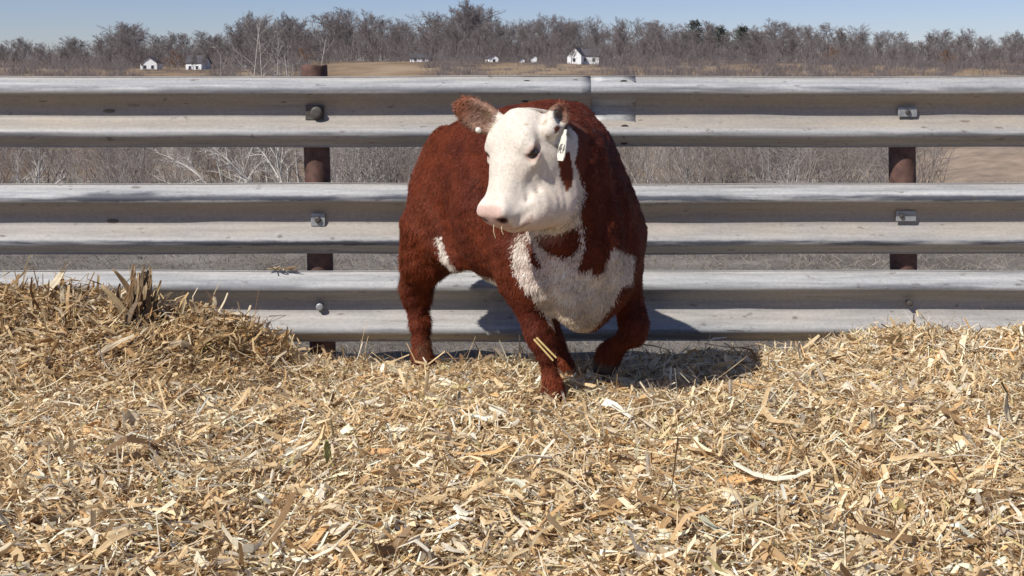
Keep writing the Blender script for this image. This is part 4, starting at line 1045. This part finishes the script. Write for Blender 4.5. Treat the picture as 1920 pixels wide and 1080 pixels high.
    for s in (-1, 1):
        bm = bmesh.new(); bmesh.ops.create_uvsphere(bm, u_segments=20, v_segments=14, radius=0.0172)
        bmesh.ops.translate(bm, verts=bm.verts, vec=Vector(head_p(0.134, 0.0860 * s, -0.0260)))
        bm_obj('eye', bm, me_, root, True)
    # hanging ear tag in her left ear, round button in her right
    tm = simple('tag_plastic', (0.70, 0.675, 0.58), 0.45, 0, 0.06, 40, 0.4)
    ink = simple('tag_ink', (0.05, 0.05, 0.045), 0.8, 0, 0.2, 40)
    top = cow_l(at(1061, 243, -1.430)); bot = cow_l(at(1046, 300, -1.445))
    ax = bot - top; H = np.linalg.norm(ax); ax /= H
    side = cow_v((math.cos(R(62)), math.sin(R(62)) * -1, 0.0)); side -= ax * (side @ ax); side /= np.linalg.norm(side); nr = np.cross(side, ax)
    outl = [(-0.006, 0.0), (0.006, 0.0), (0.008, 0.015), (0.018, 0.030), (0.021, H * 0.86), (0.014, H), (-0.014, H), (-0.021, H * 0.86), (-0.018, 0.030), (-0.008, 0.015)]
    bm = bmesh.new()
    A_ = [bm.verts.new(Vector(top + side * a + ax * c + nr * (0.0016 + 0.010 * (c / H) ** 2))) for a, c in outl]; B_ = [bm.verts.new(Vector(top + side * a + ax * c + nr * (-0.0016 + 0.010 * (c / H) ** 2))) for a, c in outl]
    bm.faces.new(A_); bm.faces.new(B_[::-1])
    for i in range(len(outl)): bm.faces.new((A_[i], B_[i], B_[(i + 1) % len(outl)], A_[(i + 1) % len(outl)]))
    tg_ = bm_obj('ear_tag', bm, tm, root)
    # the number on it, in stroked digits
    def strokes(ch):
        return {'4': [((-0.3, 1), (-0.5, 0.35)), ((-0.5, 0.35), (0.5, 0.35)), ((0.25, 0.75), (0.25, 0))], '3': [((-0.4, 1), (0.4, 1)), ((0.4, 1), (0.4, 0)), ((-0.2, 0.52), (0.4, 0.52)), ((-0.4, 0), (0.4, 0))]}[ch]
    for sgn in (1, -1):
        bm = bmesh.new()
        for i, ch in enumerate('434'):
            for (a0, b0), (a1, b1) in strokes(ch):
                pts = []
                for a, bq in ((a0, b0), (a1, b1)):
                    c = 0.036 + (1 - bq) * 0.026 + 0.004
                    pts.append((sgn * (0.0115 * (i - 1) + a * 0.0085), c + 0.006))
                d = np.array(pts[1]) - np.array(pts[0]); d /= np.linalg.norm(d); pn = np.array((-d[1], d[0])) * 0.0012
                vs4 = [np.array(pts[0]) - pn, np.array(pts[1]) - pn, np.array(pts[1]) + pn, np.array(pts[0]) + pn]
                bm.faces.new([bm.verts.new(Vector(top + side * p[0] + ax * p[1] + nr * (sgn * 0.0024 + 0.010 * (p[1] / H) ** 2))) for p in vs4])
        bm_obj('tag_number', bm, ink, tg_)
    bm = bmesh.new(); bmesh.ops.create_uvsphere(bm, u_segments=14, v_segments=8, radius=0.0095, matrix=Matrix.Translation(Vector(cow_l(at(897, 244, -1.335)))) @ Matrix.Diagonal((1, 1, 1, 1)))
    bm_obj('ear_button', bm, tm, root, True)
    return root
make_cow()

# ------------------------------------------------------------------ single husks and stalks that stand out of the bedding
def on_straw(px, py):
    """point of the bedding surface seen at (px, py)"""
    Ys = np.linspace(-2.6, 0.0, 400); d = Ys - CAM[1]; Xs = (px - 960) * d / F; Zs = CAM[2] - (py - HOR) * d / F
    hit = np.nonzero(Zs - straw_h(Xs, Ys) <= 0)[0]
    i = hit[0] if len(hit) else len(Ys) - 1
    return np.array((Xs[i], Ys[i], float(straw_h(Xs[i:i + 1], Ys[i:i + 1])[0])))

def strip(base, d, L, W, col, bend, seed, cup=0.35, secs=9, up=(0, -0.6, 0.8), twist=0.5, th=0.0012):
    """curled husk: a cupped, tapering sheet with thickness"""
    r = np.random.default_rng(4000 + seed); d = np.array(d, float); d /= np.linalg.norm(d)
    u = np.array(up, float); u -= d * (u @ d); u /= np.linalg.norm(u); p = np.array(base, float); rows = []
    tw = r.normal(0, twist) / secs; bd = np.array(bend, float) / secs
    for i in range(secs):
        f = i / (secs - 1); s = np.cross(d, u); w = W * 0.5 * (0.55 + 0.9 * math.sin(math.pi * (0.12 + 0.80 * f))) * (1 if f < 0.9 else 0.6) * r.uniform(0.9, 1.08)
        rows.append([p + s * w * k + u * (W * cup * (k * k) + 0.0012 * r.normal()) for k in (-1, -0.5, 0, 0.5, 1)])
        p = p + d * L / (secs - 1); d = d + bd[0] * s + bd[1] * u + r.normal(0, 0.05, 3); d /= np.linalg.norm(d)
        u = u + tw * s; u -= d * (u @ d); u /= np.linalg.norm(u)
    A = np.array(rows).reshape(-1, 3); n = len(A); U = np.tile(u, (n, 1)) * th
    V = np.concatenate((A, A - U)); k = 5; i = np.arange(secs * k).reshape(secs, k)
    q = np.stack((i[:-1, :-1], i[:-1, 1:], i[1:, 1:], i[1:, :-1]), -1).reshape(-1, 4)
    rim = np.concatenate((np.stack((i[:-1, 0], i[1:, 0]), -1), np.stack((i[1:, -1], i[:-1, -1]), -1), np.stack((i[0, 1:], i[0, :-1]), -1), np.stack((i[-1, :-1], i[-1, 1:]), -1)))
    Q = np.concatenate((q, q[:, ::-1] + n, np.stack((rim[:, 0], rim[:, 1], rim[:, 1] + n, rim[:, 0] + n), -1)))
    c = np.tile(np.array(col), (2 * n, 1)) * np.tile(0.8 + 0.35 * r.random(5), 2 * secs)[:, None]
    return V, Q, np.clip(c, 0, 0.9)

def husk(px, py, ang, L, W, col, label, seed, lift=0.25, bend=(0.0, 0.4), name='corn_husk', cat='husk', group=None, tow=0.0):
    b = on_straw(px, py); a = R(ang)
    V, Q, c = strip((0, 0, -0.006), (math.cos(a), tow, math.sin(a) * 0.6 + lift), L, W, col, bend, seed)
    o = mesh_np(name, V, Q, M['husk'], smooth=True, cols=c); o.location = b
    return tag(o, label, cat, group)

PALE, TAN, ORA, BRN, GRN, GREY = (0.72, 0.62, 0.44), (0.58, 0.45, 0.27), (0.58, 0.34, 0.14), (0.24, 0.15, 0.075), (0.44, 0.40, 0.14), (0.45, 0.40, 0.33)
HU = [
 (40, 545, 35, 0.15, 0.020, PALE, 'pale split stalk slanting up from the heap at the far left rail', 0.25),
 (82, 552, 40, 0.13, 0.026, PALE, 'broad pale husk slanting right on top of the left heap', 0.25),
 (118, 572, 88, 0.09, 0.013, PALE, 'short pale stub upright on the crest of the left heap', 0.5),
 (140, 575, 62, 0.085, 0.016, TAN, 'tan husk leaning right just left of the dark stalk clump', 0.4),
 (382, 598, 130, 0.10, 0.018, TAN, 'tan leaf tip leaning left right of the dark stalk clump', 0.35),
 (440, 612, 20, 0.06, 0.020, PALE, 'small white curled husk where the left heap meets the bottom rail', 0.2),
 (0, 672, -22, 0.17, 0.012, PALE, 'long pale stem lying across the left heap at the picture edge', 0.0),
 (265, 612, -4, 0.13, 0.016, PALE, 'pale flat husk lying level below the dark stalk clump', 0.04),
 (60, 646, 0, 0.14, 0.010, TAN, 'thin tan stem lying level on the face of the left heap', 0.02),
 (250, 800, 98, 0.06, 0.034, PALE, 'thick pale husk stub standing in the left foreground', 0.5),
 (625, 878, 120, 0.085, 0.014, GRN, 'greenish yellow leaf strip leaning left in the foreground', 0.3),
 (655, 850, -14, 0.14, 0.026, ORA, 'orange brown husk lying left of centre in the foreground', 0.06),
 (800, 835, 24, 0.13, 0.007, TAN, 'thin straight stem rising right in the centre foreground', 0.1),
 (890, 808, -32, 0.15, 0.010, ORA, 'reddish stem slanting down right in front of the heifer', 0.02),
 (860, 765, 88, 0.07, 0.010, GREY, 'grey stub sticking up in front of the heifer near its planted foot', 0.55),
 (1415, 845, 96, 0.055, 0.026, ORA, 'bright orange tan husk standing in the right foreground', 0.5),
 (1345, 905, 14, 0.12, 0.022, ORA, 'orange tan husk lying flat below the standing one', 0.05),
 (1450, 760, 110, 0.06, 0.020, PALE, 'pale broad chip leaning left beyond the shadow edge', 0.4),
 (1480, 752, 60, 0.045, 0.010, PALE, 'small pale splinter upright beside the broad pale chip', 0.5),
 (1640, 815, 100, 0.085, 0.013, PALE, 'pale ribbon leaf standing in the right middle of the bedding', 0.4),
 (1895, 800, 112, 0.115, 0.018, PALE, 'tall forked looking pale leaf standing at the right edge', 0.5),
 (1800, 722, 74, 0.07, 0.010, PALE, 'slim pale splinter upright near the right edge below the rail', 0.5),
 (1505, 676, 122, 0.085, 0.013, PALE, 'pale leaf strip leaning left on the ridge below the right rail', 0.45),
 (1372, 700, 100, 0.085, 0.020, PALE, 'pale husk at the edge of the heifer\'s shadow', 0.4),
 (1600, 706, 6, 0.10, 0.012, PALE, 'pale stem lying level on the right ridge', 0.03),
 (1712, 618, 80, 0.075, 0.004, BRN, 'thin dark twig standing against the bottom rail at right', 0.6),
 (1210, 705, 60, 0.10, 0.022, PALE, 'pale curled husk beside the lifted foreleg in the shadow', 0.3),
 (655, 720, 10, 0.07, 0.016, PALE, 'pale chip lying behind the planted foot on the left', 0.1),
 (560, 690, 100, 0.085, 0.020, TAN, 'tan husk standing under the bottom rail near the left post', 0.4),
]
for i, (px, py, ang, L, W, col, lab, lift) in enumerate(HU):
    husk(px, py, ang, L, W, col, lab, i, lift, (0.25 * (-1) ** i, 0.35))

# clump of dark stalks standing on the heap
def clump():
    b = on_straw(255, 596); e = empty('stalk_clump', b); tag(e, 'dark ragged clump of upright stalks on the left heap against the rails', 'stalks')
    r = np.random.default_rng(61)
    for k in range(46):
        x = r.normal(0, 0.05); a = R(90 + x * 420 + r.normal(0, 16)); L = r.uniform(0.10, 0.215) * (1.15 - min(1, abs(x) * 8) * 0.7)
        col = [BRN, (0.26, 0.17, 0.09), (0.42, 0.31, 0.18), (0.16, 0.105, 0.06), (0.20, 0.14, 0.08), (0.36, 0.26, 0.14)][k % 6]
        V, Q, c = strip((x, r.normal(0, 0.04), -0.02), (math.cos(a), r.normal(0, 0.2), math.sin(a)), L, r.uniform(0.008, 0.02), col, (r.normal(0, 0.5), r.normal(0, 0.4)), 100 + k)
        mesh_np('stalk', V, Q, M['husk'], e, smooth=True, cols=c)
clump()

# little nest of chaff caught on the bottom rail
def nest():
    p = at(530, 506, -0.01); e = empty('chaff_wisp', (p.x, p.y, 0.348)); tag(e, 'small wisp of brown chaff lying on top of the bottom rail', 'chaff'); r = np.random.default_rng(9)
    for k in range(12):
        a = r.uniform(0, 6.28); V, Q, c = strip((r.normal(0, 0.03), r.normal(0, 0.006), 0.004 + 0.006 * r.random()), (math.cos(a), 0.25 * math.sin(a), r.normal(0.1, 0.12)), r.uniform(0.03, 0.07), 0.004, TAN if k % 2 else BRN, (r.normal(0, 0.6), 0.2), 200 + k, secs=6)
        mesh_np('stem', V, Q, M['husk'], e, smooth=True, cols=c)
nest()

# two straw stems stuck across the planted foreleg, wisps hanging at the mouth
for k, (a, b, lab) in enumerate((((1001, 636), (1037, 676), 'yellow straw stem stuck across the planted foreleg, lower of two'), ((1006, 633), (1043, 671), 'yellow straw stem stuck across the planted foreleg, upper of two'))):
    A = np.array(at(a[0], a[1], -1.222)); B = np.array(at(b[0], b[1], -1.226))
    o = segs_mesh('straw_stem', [(0, 0, 0, *(B - A), 0.0036, 0.0030)], M['husk'], sides=8, cols=np.array([(0.74, 0.56, 0.24)])); o.location = A
    tag(o, lab, 'straw')
for k, (px, y0, y1, lab) in enumerate(((926, 421, 447, 'thin hay wisp hanging from the left side of the heifer\'s mouth'), (941, 424, 440, 'shorter hay wisp hanging from the middle of the heifer\'s mouth'))):
    A = np.array(at(px, y0, -1.470)); B = np.array(at(px + 3, y1, -1.476)); Mm = (A + B) / 2 + np.array((-0.003, 0, 0))
    o = segs_mesh('hay_wisp', [(0, 0, 0, *(Mm - A), 0.0014, 0.0013), (*(Mm - A), *(B - A), 0.0013, 0.0008)], M['husk'], sides=5, cols=np.array([(0.62, 0.52, 0.30)] * 2)); o.location = A
    tag(o, lab, 'hay')
